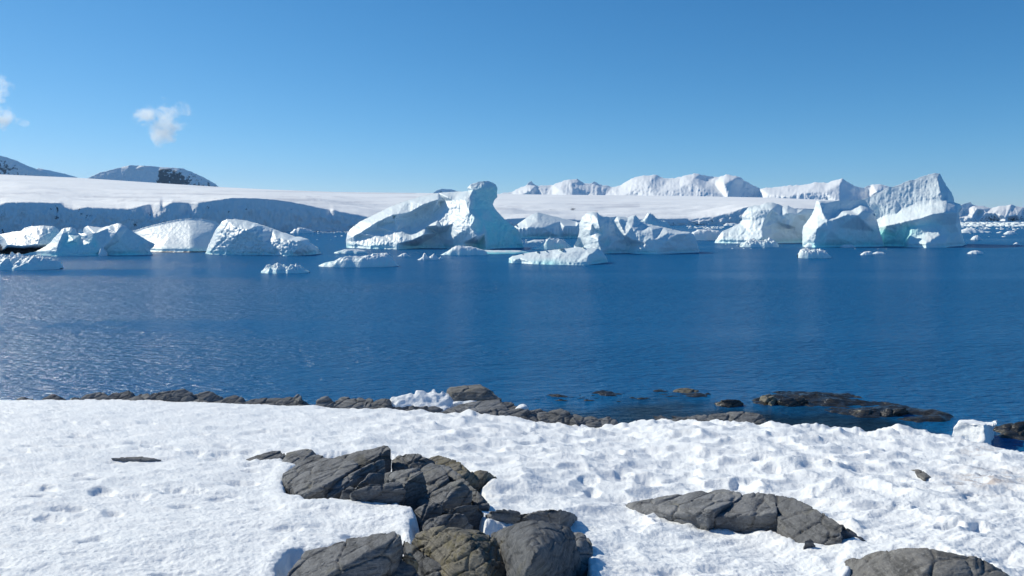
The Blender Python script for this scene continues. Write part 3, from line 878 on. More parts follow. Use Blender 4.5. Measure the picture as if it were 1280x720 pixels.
berg('ridged sharp peaked iceberg rising above a snow terrace on the right',
     [(1058, 306), (1062, 262), (1075, 249.5), (1088, 246), (1100, 240), (1110, 234), (1118, 233), (1128, 229), (1135, 226), (1143, 224.5), (1152, 221), (1160, 218), (1168, 216.5), (1175, 217), (1178, 223), (1183, 232),
      (1189, 240), (1192, 247), (1193, 253), (1200, 255), (1202.5, 259), (1199.5, 266), (1200, 275), (1202, 290), (1206, 303), (1213, 309)],
     [(1085, 258, 5), (1100, 255, 8), (1092, 275, 8), (1106, 270, 13), (1120, 250, 9), (1125, 262, 15), (1140, 240, 8), (1145, 253, 16), (1160, 232, 8), (1162, 250, 20), (1172, 224, 7), (1176, 240, 20), (1178, 251, 25),
      (1185, 240, 10), (1190, 250, 5), (1184, 253, 28), (1196, 256, 26), (1145, 258, 20), (1120, 268, 20), (1165, 254, 25), (1100, 278, 18),
      (1100, 283, 26), (1108, 282, 36), (1120, 279.5, 42), (1135, 276, 48), (1150, 273, 53), (1165, 268, 57), (1180, 266, 56), (1197, 266, 42), (1200, 260, 22),
      (1090, 290, 10, .5), (1105, 292, 30, .9), (1105, 304, 31, .9), (1120, 295, 38, 1), (1135, 285, 44, .8), (1130, 303, 40, 1), (1140, 288, 50, .5), (1148, 282, 50, .4), (1150, 294, 55, .2), (1165, 279, 50, .3), (1160, 291, 56),
      (1158, 304, 74), (1135, 304.5, 56), (1175, 293, 62), (1182, 302, 66), (1178, 282, 46, .2), (1188, 292, 38, .2), (1195, 280, 34, .1), (1204, 303, 24, .2), (1188, 304, 46, .2), (1200, 290, 26, .1)],
     306.0, 60, 241, rough=0.6, flute=0.22, jag=0.6, smooth=1)

berg('blocky iceberg with notched flat top and lit left edge, before the peaked iceberg',
     [(1003, 307), (1003, 290), (1004, 283), (1010, 275), (1015, 268), (1019, 257), (1021, 250.5), (1030, 250.8), (1050, 250.8), (1065, 250.3), (1075, 249), (1081, 249.5), (1086, 258), (1092, 264), (1096, 275), (1100, 290), (1106, 309)],
     [(1024, 253, 10), (1028, 265, 16), (1020, 270, 12), (1022, 285, 26), (1012, 285, 14), (1010, 300, 16), (1018, 303, 22, .2), (1034, 254, 6), (1040, 261, 4), (1050, 262, 2), (1042, 269.5, 8), (1075, 255, -1), (1062, 262, 2), (1034, 276, 26),
      (1038, 287, 28), (1045, 273.5, 24), (1060, 267.5, 24), (1078, 264, 22), (1090, 266, 14), (1072, 269, 26), (1080, 277, 22), (1050, 284, 19, .1), (1028, 293, 24, .4), (1050, 298, 21, .4), (1050, 306, 17, .5), (1080, 288, 11, .1), (1095, 290, 3, .3),
      (1090, 305, 6, .5), (1030, 306, 22, .5), (1070, 304, 14, .5)],
     308.0, 48, 251, rough=0.55, jag=0.5, smooth=3, flute=.4)

berg('snow capped iceberg with fluted cliff front, right behind the tallest iceberg',
     [(634, 298), (640, 285), (650, 278), (657, 273), (665, 268), (672, 265.5), (680, 267), (700, 272), (720, 277), (745, 281), (748, 298)],
     [(646, 286, 12), (660, 284.5, 20), (672, 276, 12), (680, 284.5, 22), (705, 283, 20), (722, 279.5, 14), (740, 284, 14), (650, 297, 13), (665, 296, 18), (680, 297, 18), (700, 297, 18), (720, 297, 13), (700, 277, 10), (720, 283, 14, 0)],
     297.0, 50, 261, rough=0.5, flute=2.0, jag=0.3, smooth=1, fmask=lambda u, v: sstep(0, 3, v - 284))

berg('twin peaked iceberg on the left, shaded blue front and white snow cap',
     [(14, 322), (30, 317.5), (45, 314), (55, 309), (63, 303), (70, 295), (76, 288), (80, 285), (88, 284), (94, 286), (97, 291.5), (98, 287), (102, 287), (103.5, 290), (105, 285), (109, 282.5), (118, 283.5), (128, 284.5), (140, 281), (148, 279), (152, 280),
      (160, 285), (170, 292), (185, 301), (194, 305), (192, 309), (187, 312), (192, 319)],
     [(78, 291, 10), (73, 303, 18), (62, 313, 20), (80, 305, 15, .7), (95, 303, 15, .7), (86, 294, 9, .5), (70, 318, 26, .2), (95, 317, 21, .2), (100, 308, 15, .4), (92, 301, 20, .3), (100, 294, 4, .3), (104, 300, 8), (117, 291.5, 15), (114, 303, 14, .4), (110, 294, 9), (119, 291.5, 15),
      (145, 291.5, 15), (151, 283, 5), (135, 285, 8), (118, 305, 15, .7), (150, 300, 11, .2), (150, 311, 12, .25), (180, 308, 3, .2), (120, 317, 18, .2), (170, 316, 8, .2), (128, 310, 17), (131, 313, 12, .1), (180, 302, 2, .2)],
     318.5, 40, 271, rough=0.7, jag=0.5, smooth=1)

berg('low snow covered islet on a dark rock base at the left edge',
     [(-60, 305), (-40, 298), (-20, 296), (0, 293), (15, 290), (26, 288.5), (31, 285), (40, 282.5), (55, 282), (68, 283), (74, 288), (80, 300), (84, 316)],
     [(-30, 306, 22), (10, 306.5, 24), (30, 308.5, 28), (48, 306, 26), (30, 293, 10), (45, 290, 10), (34, 288, 3), (50, 298, 20), (62, 292, 8, .3), (70, 295, 6, .3), (12, 300, 14), (5, 297, 8), (65, 305, 14), (10, 311, 6, 0, .9), (30, 312.5, 8, 0, .95), (50, 312, 8, 0, .9), (30, 317, 10, 0, .9),
      (0, 317, 10, 0, .9), (-40, 315, 10, 0, .9), (70, 314, 8, 0, .8)],
     316.5, 40, 281, name='snowy_islet', cat='islet', rough=0.9, jag=0.4, smooth=2)

berg('smooth white snow dome between the twin peaked and the rough iceberg',
     [(152, 314), (158, 298), (165, 289), (185, 283), (205, 278), (225, 274), (240, 273), (255, 274), (270, 277), (285, 286), (293, 314)],
     [(185, 290, 14), (240, 283, 20), (215, 290, 24), (265, 288, 22), (240, 298, 46), (200, 302, 40), (175, 305, 28), (240, 313.6, 70), (200, 313.6, 64), (175, 312, 44), (280, 312, 40), (168, 314, 36), (275, 314, 40)],
     313.2, 70, 291, name='snow_dome', cat='snow island', rough=0.25, jag=0.15, smooth=30, ds=0.75, rockz=1.3)

berg('rough knobbly iceberg shaped like a whale back, left of the open channel',
     [(257, 317), (260, 308), (265, 297), (270, 287), (277, 277.5), (283, 274), (295, 274), (307, 275.5), (318, 278), (330, 282), (342, 286), (352, 290), (362, 293), (368, 295.5), (378, 296.5), (385, 299), (388, 303), (398, 310), (402, 318)],
     [(280, 284, 13), (272, 300, 13), (295, 284, 20), (294, 296, 28), (310, 287, 29), (318, 283, 20), (322, 291, 24), (283, 313, 21), (298, 302, 26), (312, 310, 27), (292, 311, 22), (345, 298, 28), (335, 305, 27), (360, 300, 34), (357, 313, 40), (375, 301, 36), (372, 311, 40), (388, 308, 22), (396, 314, 8), (330, 313, 27), (264, 313, 12), (318, 297, 26)],
     317.0, 45, 301, rough=0.9, lump=4.2, lumpf=.22, jag=0.6, smooth=1)

# ------------------------------------------------------------------ small floes
def floe(label, top, vb, depth=0.7, rough=0.35, seed=0, blue=0.15, cliff=3.0, group=None, name='ice_floe', cat='ice floe', flat=None, ng=1.0, kind=None, rock=0):
    """low body of ice; the crest follows the photograph, the plan is an uneven oval"""
    top = np.array(top, float)
    Yf = float(dist_plane(vb))
    wpx = top[:, 0].max() - top[:, 0].min()
    W = wpx * Yf / F
    D = W * depth
    Yc = Yf + D / 2
    nx = int(max(14, min(160, wpx * 1.8 * ng)))
    ny = int(max(12, min(90, nx * 0.7)))
    u = np.linspace(top[:, 0].min() - 1, top[:, 0].max() + 1, nx)
    crest = np.interp(u, top[:, 0], top[:, 1])
    H = np.maximum(CAM_Z + ray(640, crest)[1] * Yc, 0.02)
    x = ray(u, vb)[0] * Yc
    tt = np.linspace(-1.15, 1.15, ny)
    Tm, Xm = np.meshgrid(tt, x, indexing='ij')
    s = np.linspace(-1, 1, nx)[None, :]
    plan = np.sqrt(np.maximum(1 - np.abs(s) ** 2.6, 0.02)) * (1 + 0.25 * perlin2(s * 3, Tm * 0 + seed, seed))
    sc = 1 / (W * 0.16)
    Ym = Yc + Tm * D / 2
    r = np.abs(Tm) / plan
    g = 1 - r ** cliff
    n = 0.55 * fbm3(Xm * sc, Ym * sc, seed * 3.1, 4, seed, True) + 0.8 * fbm3(Xm * sc * .8, Ym * sc * .8, seed * 2.1, 4, seed + 9)
    n2 = fbm3(Xm * sc * 3, Ym * sc * 3, seed * 1.3, 3, seed + 5)
    Z = H[None, :] * np.minimum(np.maximum(g, -1), 1) * (1 - rough * 0.7 + rough * n) + H[None, :] * rough * 0.55 * n2 * np.clip(g, 0, 1)
    Z = np.where(g < -0.3, -0.6, Z)
    Z = np.maximum(Z, -0.6)
    verts = np.stack([Xm, Ym, Z], -1).reshape(-1, 3)
    f = grid_faces(ny, nx)
    keep = (Z.ravel() > -0.55)[f].any(1)
    f = f[keep]
    used = np.unique(f)
    idx = np.full(len(verts), -1)
    idx[used] = np.arange(len(used))
    bl = blue * np.clip(1.2 - Z / (H.max() * 0.6), 0, 1) + 0.6 * blue * (n2 > 0.15)
    o = put(name, verts[used], idx[f], M_ICE, {'blue': bl.ravel()[used], 'rock': np.full(len(used), float(rock))})
    return tag(o, label, cat, group, kind)

floe('jumbled low ice floe at the far left edge, dark shaded right end', [(-30, 325), (-10, 321), (0, 318), (8, 316), (16, 315), (22, 317), (30, 318), (40, 319), (48, 318), (56, 319), (64, 321), (72, 326), (76, 335)], 338, .5, .55, 3, .35, 3)
floe('small knobbly ice floe left of centre, low on open water', [(328, 338), (333, 332), (340, 330), (350, 328.5), (358, 332), (364, 330), (369, 328), (374, 331), (381, 334), (386, 339)], 342, .6, .7, 11, .4, 3)
floe('white ice floe with a wedge shaped blue right half, before the tallest iceberg', [(400, 331), (408, 327), (420, 325), (430, 320), (437, 318), (446, 320), (456, 319), (470, 317), (482, 316), (488, 319), (494, 327), (497, 332)], 334, .45, .35, 13, .3, 4)
floe('thin flat ice slab left of the tallest iceberg, just awash', [(419, 315), (430, 311.5), (445, 311), (457, 313.5), (459, 316)], 317, .6, .2, 17, .4, 4)
floe('white wedge of ice before the blue column of the tallest iceberg', [(552, 318), (562, 312), (570, 306.5), (580, 307), (590, 308), (600, 310), (608, 314), (610, 318)], 319, .4, .2, 19, .35, 3)
floe('turquoise ice foot awash under the blue column of the tallest iceberg', [(560, 316), (580, 313.5), (600, 312.6), (630, 312.8), (650, 313), (664, 316)], 317.5, .35, .15, 21, 1.4, 4)
floe('tiny ice lump left of the three bits under the tallest iceberg', [(498, 320), (503, 316.5), (507, 316), (512, 320)], 320.5, .8, .3, 23, .1)
floe('pointed ice bit, left one of the pair under the tallest iceberg', [(523, 324), (528, 321), (530, 315), (533, 317), (536, 324)], 325, .8, .5, 29, .1)
floe('pointed ice bit, right one of the pair under the tallest iceberg', [(535, 322), (539, 319), (542, 315.5), (545, 319), (549, 324)], 325, .8, .5, 31, .1)
floe('grain of ice right of the pointed pair under the tallest iceberg', [(549, 322.5), (551, 320.5), (553, 322.5)], 323, .8, .3, 37, .1)
floe('small bergy bit with dark hollow front, behind the flat white slab', [(663, 311), (672, 308), (678, 304), (682, 298), (687, 296), (697, 297), (706, 300), (713, 306), (716, 311)], 312, .5, .35, 41, .5, 4)
floe('small white lump of ice behind the iceberg with the pinnacle', [(796, 280), (803, 273), (808, 267), (812, 264), (816, 267), (820, 272), (826, 274), (833, 277), (838, 283)], 286, .5, .4, 43, .3, 3)
floe('flat white floe between the blue shaded cliff and the crumbly iceberg', [(860, 296), (866, 290), (872, 287), (885, 286.5), (898, 288), (903, 294), (905, 300)], 300.5, .5, .15, 47, .15, 5)
floe('rubble floe at the foot of the crumbly white iceberg', [(925, 306), (931, 300), (938, 297), (946, 299), (955, 298), (962, 296.5), (968, 299), (972, 305)], 309, .5, .6, 53, .25, 3)
floe('ice lump shaped like a tooth row, before the blocky iceberg', [(998, 317), (1002, 311), (1007, 310), (1015, 310.5), (1025, 311), (1032, 314), (1037, 320)], 323, .6, .4, 59, .3, 4)
floe('thin white floe touching the blocky iceberg foot', [(1005, 308), (1010, 303.5), (1018, 303), (1028, 304.5), (1036, 308)], 309, .5, .2, 61, .1)
floe('little white floe at the foot of the blocky iceberg, right side', [(1051, 308), (1054, 305.5), (1064, 305.5), (1068, 308)], 309.5, .5, .2, 67, .1)
floe('small white floe on dark water below the peaked iceberg', [(1076, 318), (1080, 314.5), (1088, 313.5), (1091, 318)], 319, .6, .3, 71, .1)
floe('sliver of ice just right of the small white floe below the peaked iceberg', [(1091, 316.5), (1096, 314.5), (1103, 315), (1106, 317)], 317.5, .6, .2, 73, .1)
floe('flat ice floe right of the peaked iceberg, nearest the viewer', [(1210, 316.5), (1214, 313.5), (1222, 313), (1228, 315.5)], 317.5, .6, .2, 79, .1)
floe('lumpy little floe right of the peaked iceberg', [(1214, 298.5), (1217, 295), (1221, 293.5), (1224, 296), (1227, 299)], 300, .7, .4, 83, .1)
floe('single small ice bit near the right edge of the sea', [(1267, 305.5), (1270, 302.5), (1273, 304), (1275, 306)], 306.5, .8, .3, 89, .1)
floe('long low floe by the right flank of the peaked iceberg', [(1201, 288), (1206, 285), (1214, 284.5), (1222, 287), (1228, 288.5), (1236, 289), (1238, 290)], 291, .5, .3, 97, .1)
floe('white floe off the far shore near the right edge', [(1255, 292), (1260, 288.5), (1266, 288), (1269, 291), (1272, 293)], 293, .6, .3, 103, .1)
floe('tiny floe below the far glacier cliff, left of the crumbly iceberg', [(905, 281), (908, 278.5), (915, 278.5), (921, 279.5), (926, 281)], 282, .6, .3, 107, .1)
floe('ice lump added below the left glacier cliff in place of a sunlit snow patch', [(364, 290), (370, 285), (377, 284), (384, 285), (392, 289)], 291.5, .5, .4, 109, .1)  # added lump, stands in for a sunlit patch of snow on the cliff
floe('flat floe under the snow capped fluted iceberg', [(660, 302), (668, 299.5), (680, 299.5), (690, 302)], 303, .5, .2, 113, .2)
floe('white bit at the foot of the twin peaked iceberg', [(124, 315), (127, 309.5), (130, 309), (134, 315)], 320, .7, .3, 127, .1)
floe('small white lump under the whale back iceberg', [(327, 318), (330, 315.5), (333, 318)], 319, .8, .3, 131, .1)
floe('thin white floe at the foot of the blue shaded cliff, right of the pinnacle', [(814, 316), (818, 313), (826, 312.5), (832, 315)], 317, .5, .2, 137, .1)

def brash(areas, name):
    rng = np.random.default_rng(5)
    V, Fc = [], []
    for (u0, u1, v0, v1, n, sz) in areas:
        for _ in range(n):
            u, v = rng.uniform(u0, u1), rng.uniform(v0, v1)
            c = on_plane(u, v, 0.0)
            L = sz * rng.uniform(.4, 1.6) * c[1] / F
            k = rng.integers(6, 9)
            a0 = rng.uniform(0, 6.28)
            ang = a0 + np.sort(rng.uniform(0, 6.28, k))
            rad = L * rng.uniform(.6, 1.0, k)
            hgt = L * rng.uniform(.12, .35)
            b0 = sum(len(x) for x in V)
            low = np.stack([c[0] + rad * np.cos(ang), c[1] + 1.4 * rad * np.sin(ang), np.full(k, -0.15)], 1)
            up = np.stack([c[0] + .8 * rad * np.cos(ang), c[1] + 1.1 * rad * np.sin(ang), hgt * rng.uniform(.5, 1.2, k)], 1)
            mid = np.array([[c[0], c[1], hgt * 1.2]])
            V.append(np.concatenate([low, up, mid]))
            for i in range(k):
                j = (i + 1) % k
                Fc.append((b0 + i, b0 + j, b0 + k + j))
                Fc.append((b0 + i, b0 + k + j, b0 + k + i))
                Fc.append((b0 + k + i, b0 + k + j, b0 + 2 * k))
    V = np.concatenate(V)
    o = put(name, V, Fc, M_ICE, {'blue': np.full(len(V), .1), 'rock': np.zeros(len(V))}, base=np.zeros(3))
    tag(o, 'belt of brash ice scattered over the far water', kind='stuff')
brash([(1195, 1330, 278.2, 283.0, 600, 2.6), (1195, 1330, 283, 287, 60, 2.0), (1200, 1330, 288, 300, 14, 2.0), (860, 905, 283, 286, 70, 1.8), (640, 700, 300, 304, 12, 2.0), (372, 455, 289.3, 291.5, 90, 1.6), (385, 470, 292, 303, 10, 1.4),
       (1040, 1110, 309, 316, 8, 1.0), (905, 960, 305, 311, 16, 1.4)], 'brash_ice')

# ------------------------------------------------------------------ rocks
def hull_of(bm_out, P):
    vs = [bm_out.verts.new(p) for p in P]
    r = bmesh.ops.convex_hull(bm_out, input=vs, use_existing_faces=False)
    junk = [v for v in vs if v.is_valid and not v.link_faces]
    if junk:
        bmesh.ops.delete(bm_out, geom=junk, context='VERTS')

def build_rock(name, hulls, mat, seed, voxel, amp=1.0, crack=1.0, smooth=3, parent=None, snow=False):
    bm = bmesh.new()
    for P in hulls:
        hull_of(bm, [Vector(p) for p in P])
    me = bpy.data.meshes.new('hull')
    bm.to_mesh(me)
    bm.free()
    tmp = bpy.data.objects.new('hull', me)
    C.objects.link(tmp)
    md = tmp.modifiers.new('r', 'REMESH')
    md.mode = 'VOXEL'
    md.voxel_size = voxel
    dg = bpy.context.evaluated_depsgraph_get()
    m2 = bpy.data.meshes.new_from_object(tmp.evaluated_get(dg))
    bpy.data.objects.remove(tmp)
    bpy.data.meshes.remove(me)
    n = len(m2.vertices)
    co = np.empty(n * 3, np.float32)
    m2.vertices.foreach_get('co', co)
    co = co.reshape(-1, 3).astype(float)
    ed = np.empty(len(m2.edges) * 2, np.int32)
    m2.edges.foreach_get('vertices', ed)
    ed = ed.reshape(-1, 2)
    fc = np.empty(len(m2.loops), np.int32)
    m2.loops.foreach_get('vertex_index', fc)
    fc = fc.reshape(-1, 4)
    bpy.data.meshes.remove(m2)
    deg = np.bincount(ed.ravel(), minlength=n).astype(float)
    def lap(a):
        acc = np.zeros_like(a)
        np.add.at(acc, ed[:, 0], a[ed[:, 1]])
        np.add.at(acc, ed[:, 1], a[ed[:, 0]])
        return acc / np.maximum(deg, 1)[:, None]
    for _ in range(smooth):
        co = 0.4 * co + 0.6 * lap(co)
    a, b, c, d = (co[fc[:, i]] for i in range(4))
    fn = np.cross(c - a, d - b)
    nn = np.zeros_like(co)
    for i in range(4):
        np.add.at(nn, fc[:, i], fn)
    nn /= np.linalg.norm(nn, axis=1, keepdims=True) + 1e-12
    x, y, z = co.T
    k = 0.016 / voxel                                # rocks seen from farther get coarser relief
    disp = 0.022 * fbm3(x * 1.7 * k, y * 1.7 * k, z * 1.7 * k, 3, seed)
    if snow:
        disp = 0.10 * fbm3(x * 2.2 * k, y * 2.2 * k, z * 2.2 * k, 4, seed) + 0.03 * fbm3(x * 9 * k, y * 9 * k, z * 9 * k, 2, seed + 2)
    else:
        # bedding: thin layers dipping to the left and towards the viewer, broken into blocks
        bed = z * 0.86 - x * 0.42 + y * 0.28 + 0.03 * fbm3(x, y, z, 2, seed + 3)
        along = x * 0.9 + z * 0.42
        across = y * 0.95 - z * 0.28
        v1, e1 = shards3(along * 2.1 * k, across * 2.6 * k, bed * 5.5 * k, seed + 5)
        v2, e2 = shards3(along * 5.2 * k, across * 6.0 * k, bed * 15 * k, seed + 6)
        disp += 0.036 * v1 + 0.013 * v2
        disp -= crack * (0.030 * np.exp(-(e1 / 0.045) ** 2) + 0.007 * np.exp(-(e2 / 0.06) ** 2))
        disp += 0.006 * fbm3(x * 14 * k, y * 14 * k, z * 14 * k, 3, seed + 7)
    co = co + nn * (disp * amp / k)[:, None]
    return put(name, co, fc, mat, None, True, parent)

def ground_pts(pts, drop=0.35):
    P = [on_ground(u, v, h) for (u, v, h) in pts]
    out = [tuple(p) for p in P]
    cx = np.mean([p[0] for p in P]); cy = np.mean([p[1] for p in P])
    for p in P:
        out.append((p[0] * .84 + cx * .16, p[1] * .84 + cy * .16, min(z_base(p[0], p[1]) - drop, p[2] - .1)))
    return out

SEED = [1000]
def rock(label, *hulls, mat=None, voxel=0.015, amp=0.72, crack=1.35, group=None, smooth=1, drop=0.35):
    SEED[0] += 7
    o = build_rock('rock', [ground_pts(h, drop) for h in hulls], mat or M_ROCK, SEED[0], voxel, amp, crack, smooth)
    return tag(o, label, 'rock', group)

G = 'rocks of the bare outcrop in the foreground snow'
rock('small low rock at the left tip of the foreground outcrop', [(306, 574, -.02), (312, 577, -.02), (328, 577, 0), (345, 577, 0), (326, 567, .08), (340, 563, .12), (352, 563, .12), (357, 568, .08), (356, 575, 0)], group=G)
rock('humped rock with a dark hollow, second from the left tip of the outcrop', [(352, 578, 0), (358, 566, .12), (376, 562, .18), (385, 560, .2), (391, 563, .18), (399, 572, .05), (394, 579, 0), (372, 583, 0)],
     [(350, 575, 0), (362, 570, .1), (372, 582, 0), (390, 566, .12), (385, 580, 0)], group=G)
rock('big tilted grey slab on the left side of the foreground outcrop', [(350, 604, -.05), (353, 592, .05), (372, 581, .16), (394, 569, .26), (403, 574, .26), (440, 576, .32), (449, 582, .30), (447, 588, .2), (405, 608, .14), (400, 612, 0), (376, 624, -.05), (372, 618, 0)], crack=1.3, group=G)
rock('tilted block with the high sharp tip at the back of the outcrop', [(402, 577, .12), (430, 568, .26), (454, 566, .34), (468, 559.5, .42), (485, 556, .48), (489, 560, .46), (489, 583, .12), (480, 575, .24), (455, 581, .22), (415, 586, .12)], group=G)
rock('thin long slab leaning under the sharp tipped block', [(398, 613, .02), (416, 603, .14), (450, 586, .30), (466, 578, .34), (480, 573, .36), (482, 578, .30), (462, 592, .22), (440, 606, .12), (410, 622, .0)], [(440, 612, .12), (462, 591, .26), (482, 582, .32), (482, 592, .22), (463, 603, .12)], group=G)
rock('dark fronted block at the snow edge, lowest of the left rocks', [(438, 614, .20), (463, 603.5, .30), (500, 602, .32), (509, 612, .26), (510, 627, .04), (440, 629, .0), (462, 629, .0), (436, 624, .05)], mat=M_DARK, group=G)
rock('small dark stone wedged at the left of the dark fronted block', [(424, 626, -.02), (428, 612, .14), (438, 606, .18), (447, 612, .14), (446, 628, -.02)], mat=M_DARK, group=G)
rock('squarish block with sunlit top and dark right face in mid outcrop', [(480, 591, .28), (500, 587, .36), (522, 586, .42), (529, 589, .42), (505, 604, .30), (534, 603, .26), (531, 613, .14), (516, 626, .02), (503, 626, .04), (484, 600, .22)], mat=M_ROCK, group=G)
rock('rounded rock with dark front behind the squarish block', [(489, 574, .22), (496, 570, .30), (508, 565, .38), (520, 566, .40), (534, 571, .38), (546, 577, .32), (543, 583, .22), (521, 588, .16), (490, 588, .10)], group=G)
rock('sunlit slab sloping down right of the squarish block', [(522, 588, .26), (530, 582, .34), (540, 578, .36), (551, 581, .36), (558, 589, .34), (562, 597, .28), (548, 610, .16), (530, 621, .06), (520, 628, .0), (532, 600, .20)], group=G)
rock('speckled brown rock along the back right of the outcrop', [(534, 572, .22), (548, 569.5, .28), (562, 573, .30), (574, 577, .30), (585, 585, .26), (592, 592, .16), (598, 606, .04), (580, 600, .16), (560, 590, .2), (545, 583, .2)], mat=M_MOSS, group=G)
rock('speckled rock at the right end of the outcrop beside the snow', [(588, 590, .16), (600, 586, .22), (611, 588.5, .20), (621, 597, .06), (616, 602, 0), (604, 608, .0), (596, 606, .04), (590, 598, .1)], mat=M_MOSS, group=G)
rock('long dark rib running down the right side of the outcrop', [(546, 580, .26), (560, 582, .28), (578, 596, .28), (597, 613, .24), (613, 632, .10), (610, 641, .0), (598, 634, .08), (580, 612, .18), (562, 594, .22)], mat=M_DARK, group=G)
rock('peaked rock with sunlit left face and dark right face', [(519, 631, .02), (526, 619, .14), (546, 611, .24), (564, 601, .36), (578, 600.5, .40), (590, 612, .30), (591, 628, .08), (570, 633, .02), (553, 629, .14)], group=G)
rock('leaning stone with dark right face below the peaked rock', [(511, 645, .0), (520, 636, .12), (531, 629, .22), (546, 625, .26), (552, 629, .24), (554, 642, .06), (540, 650, 0), (526, 656, -.02)], group=G)
rock('flat pale stone below the rib at the right of the outcrop', [(549, 640, .10), (562, 634, .20), (580, 632, .22), (600, 630, .22), (607, 639, .12), (600, 648, .02), (588, 652, .0), (570, 645, .1)], group=G)
rock('loaf shaped stone in front of the leaning stone', [(527, 657, .05), (532, 650, .14), (545, 643.5, .22), (562, 641, .26), (577, 642, .26), (592, 655, .10), (588, 663, .0), (570, 664, .02), (530, 672, .0)], group=G)
rock('low smooth stone half covered by snow right of the outcrop', [(606, 643, .08), (612, 638, .17), (626, 635, .21), (642, 636.5, .21), (651, 641, .17), (648, 648, .05), (625, 647, .06)], group=G)
rock('low stone with a jagged dark right end behind the big right boulder', [(646, 643, .13), (660, 639.5, .18), (676, 639, .20), (687, 635.5, .27), (700, 636.5, .27), (713, 640, .2), (722, 646, .06), (716, 652, .04), (690, 653, .06), (655, 650, .06)], group=G)
rock('lichen speckled rock with yellow brown left face at the bottom', [(513, 678, .10), (519, 668, .22), (540, 660, .32), (556, 657, .36), (578, 659, .36), (602, 663, .30), (621, 673, .22), (626, 690, .16), (645, 722, .02), (618, 738, .05), (560, 724, .06), (538, 706, .06), (584, 672, .38), (603, 691, .30)], mat=M_MOSS, group=G, voxel=.013)
rock('largest boulder at the bottom, pale left facet and blue grey right facet', [(613, 667, .20), (628, 659, .32), (645, 654, .40), (665, 651, .46), (690, 651.5, .42), (712, 659, .34), (720, 672, .28), (726, 705, .08), (712, 730, .04), (668, 690, .50), (655, 722, .30), (640, 742, .05), (632, 700, .16), (622, 680, .18)],
     mat=M_DARK, group=G, voxel=.013, amp=.5, crack=1.2)
rock('rough flank stone split off the right side of the largest boulder', [(716, 664, .18), (724, 664, .20), (733, 667, .18), (739, 682, .12), (742, 699, .05), (741, 706, 0), (728, 716, .0), (716, 722, .0), (722, 690, .16)], group=G, voxel=.013)
rock('broad cracked rock at the bottom left of the outcrop', [(352, 726, .0), (362, 712, .06), (377, 697, .10), (380, 688, .14), (392, 685, .18), (422, 679, .26), (442, 674, .30), (470, 667, .36), (496, 663.5, .42), (501, 669, .42), (504, 690, .22), (497, 700, .14), (480, 714, .08), (470, 735, .02), (370, 740, 0)],
     crack=2.0, amp=.6, group=G, voxel=.013)
rock('dark low stone at the bottom edge before the cracked rock', [(478, 722, .06), (489, 706, .14), (503, 700, .18), (516, 706, .16), (526, 722, .06), (520, 740, .0), (480, 740, .0)], mat=M_DARK, group=G, voxel=.013)
rock('little round stone caught between the bottom rocks', [(501, 697, .2), (507, 691, .26), (515, 692, .26), (523, 702, .2), (524, 714, .1), (512, 717, .08), (504, 708, .12)], mat=M_MOSS, group=G, voxel=.015)
rock('dark shaded stone in the gap left of the lichen speckled rock', [(503, 674, .12), (520, 684, .16), (540, 699, .14), (556, 706, .12), (562, 722, .02), (540, 730, .0), (515, 700, .06)], mat=M_DARK, group=G, voxel=.013)
rock('thin sliver of rock showing through the snow left of the outcrop', [(135, 572, -.01), (150, 571, .005), (170, 571, .012), (178, 569.5, .035), (186, 571.3, .02), (203, 574, -.01), (180, 575, -.01)], crack=.3, drop=.2)
rock('small dark sliver of rock in the snow below the white ice block', [(1139, 586, .0), (1146, 585.5, .06), (1155, 589, .05), (1163, 596, .0), (1156, 598, -.01), (1144, 592, .0)], crack=.3, drop=.2, mat=M_BROWN)
rock('tiny dark stone in the snow near the middle of the edge', [(827, 535, .0), (832, 531.5, .08), (838, 532.5, .06), (840, 534, 0), (832, 537, 0)], crack=.3, drop=.2, voxel=.02)

# bare outcrop on the right: one slab split in plates
def outcrop(label, plates, cat='rock outcrop'):
    first = ground_pts(plates[0][0])
    e = bpy.data.objects.new('rock_outcrop', None)
    C.objects.link(e)
    a = np.array([p for pl in plates for p in ground_pts(pl[0])])
    e.location = (a[:, 0].mean(), a[:, 1].mean(), a[:, 2].min())
    bpy.context.view_layer.update()
    for pts, mat in plates:
        SEED[0] += 7
        build_rock('plate', [ground_pts(pts)], mat, SEED[0], 0.016, 0.6, 1.4, 1, parent=e)
    return tag(e, label, cat)
outcrop('long low grey outcrop of cracked plates right of centre, snow all round', [
    ([(780, 630, -.03), (790, 627.5, .03), (815, 631, .04), (842, 624, .14), (870, 614.5, .24), (905, 611, .30), (926, 615, .30), (928, 622, .28), (887, 640, .22), (888, 650, -.02), (845, 648, -.02), (818, 646, -.02), (795, 639, -.02)], M_ROCK),
    ([(930, 618, .28), (946, 614.5, .28), (970, 617.5, .29), (972, 640, .25), (972, 668, -.03), (945, 662, -.02), (915, 656, -.02), (887, 651.5, .02), (894, 647, .13), (929, 632, .23)], M_ROCK),
    ([(968, 617, .30), (946, 613.5, .28), (992, 622.5, .31), (1016, 632, .30), (1036, 643, .28), (1054, 655, .24), (1052, 676, .08), (1040, 684, -.02), (1000, 688, -.03), (972, 672, -.02), (974, 648, .2), (966, 632, .22)], M_ROCK),
    ([(1050, 653, .22), (1062, 661, .16), (1076, 671, .08), (1088, 681, -.02), (1078, 685, -.02), (1048, 683, -.02), (1050, 668, .12)], M_DARK),
    ([(1001, 688, .02), (1005, 676, .12), (1012, 671.5, .14), (1018, 675, .12), (1024, 688, .0), (1010, 690, -.02)], M_DARK)])
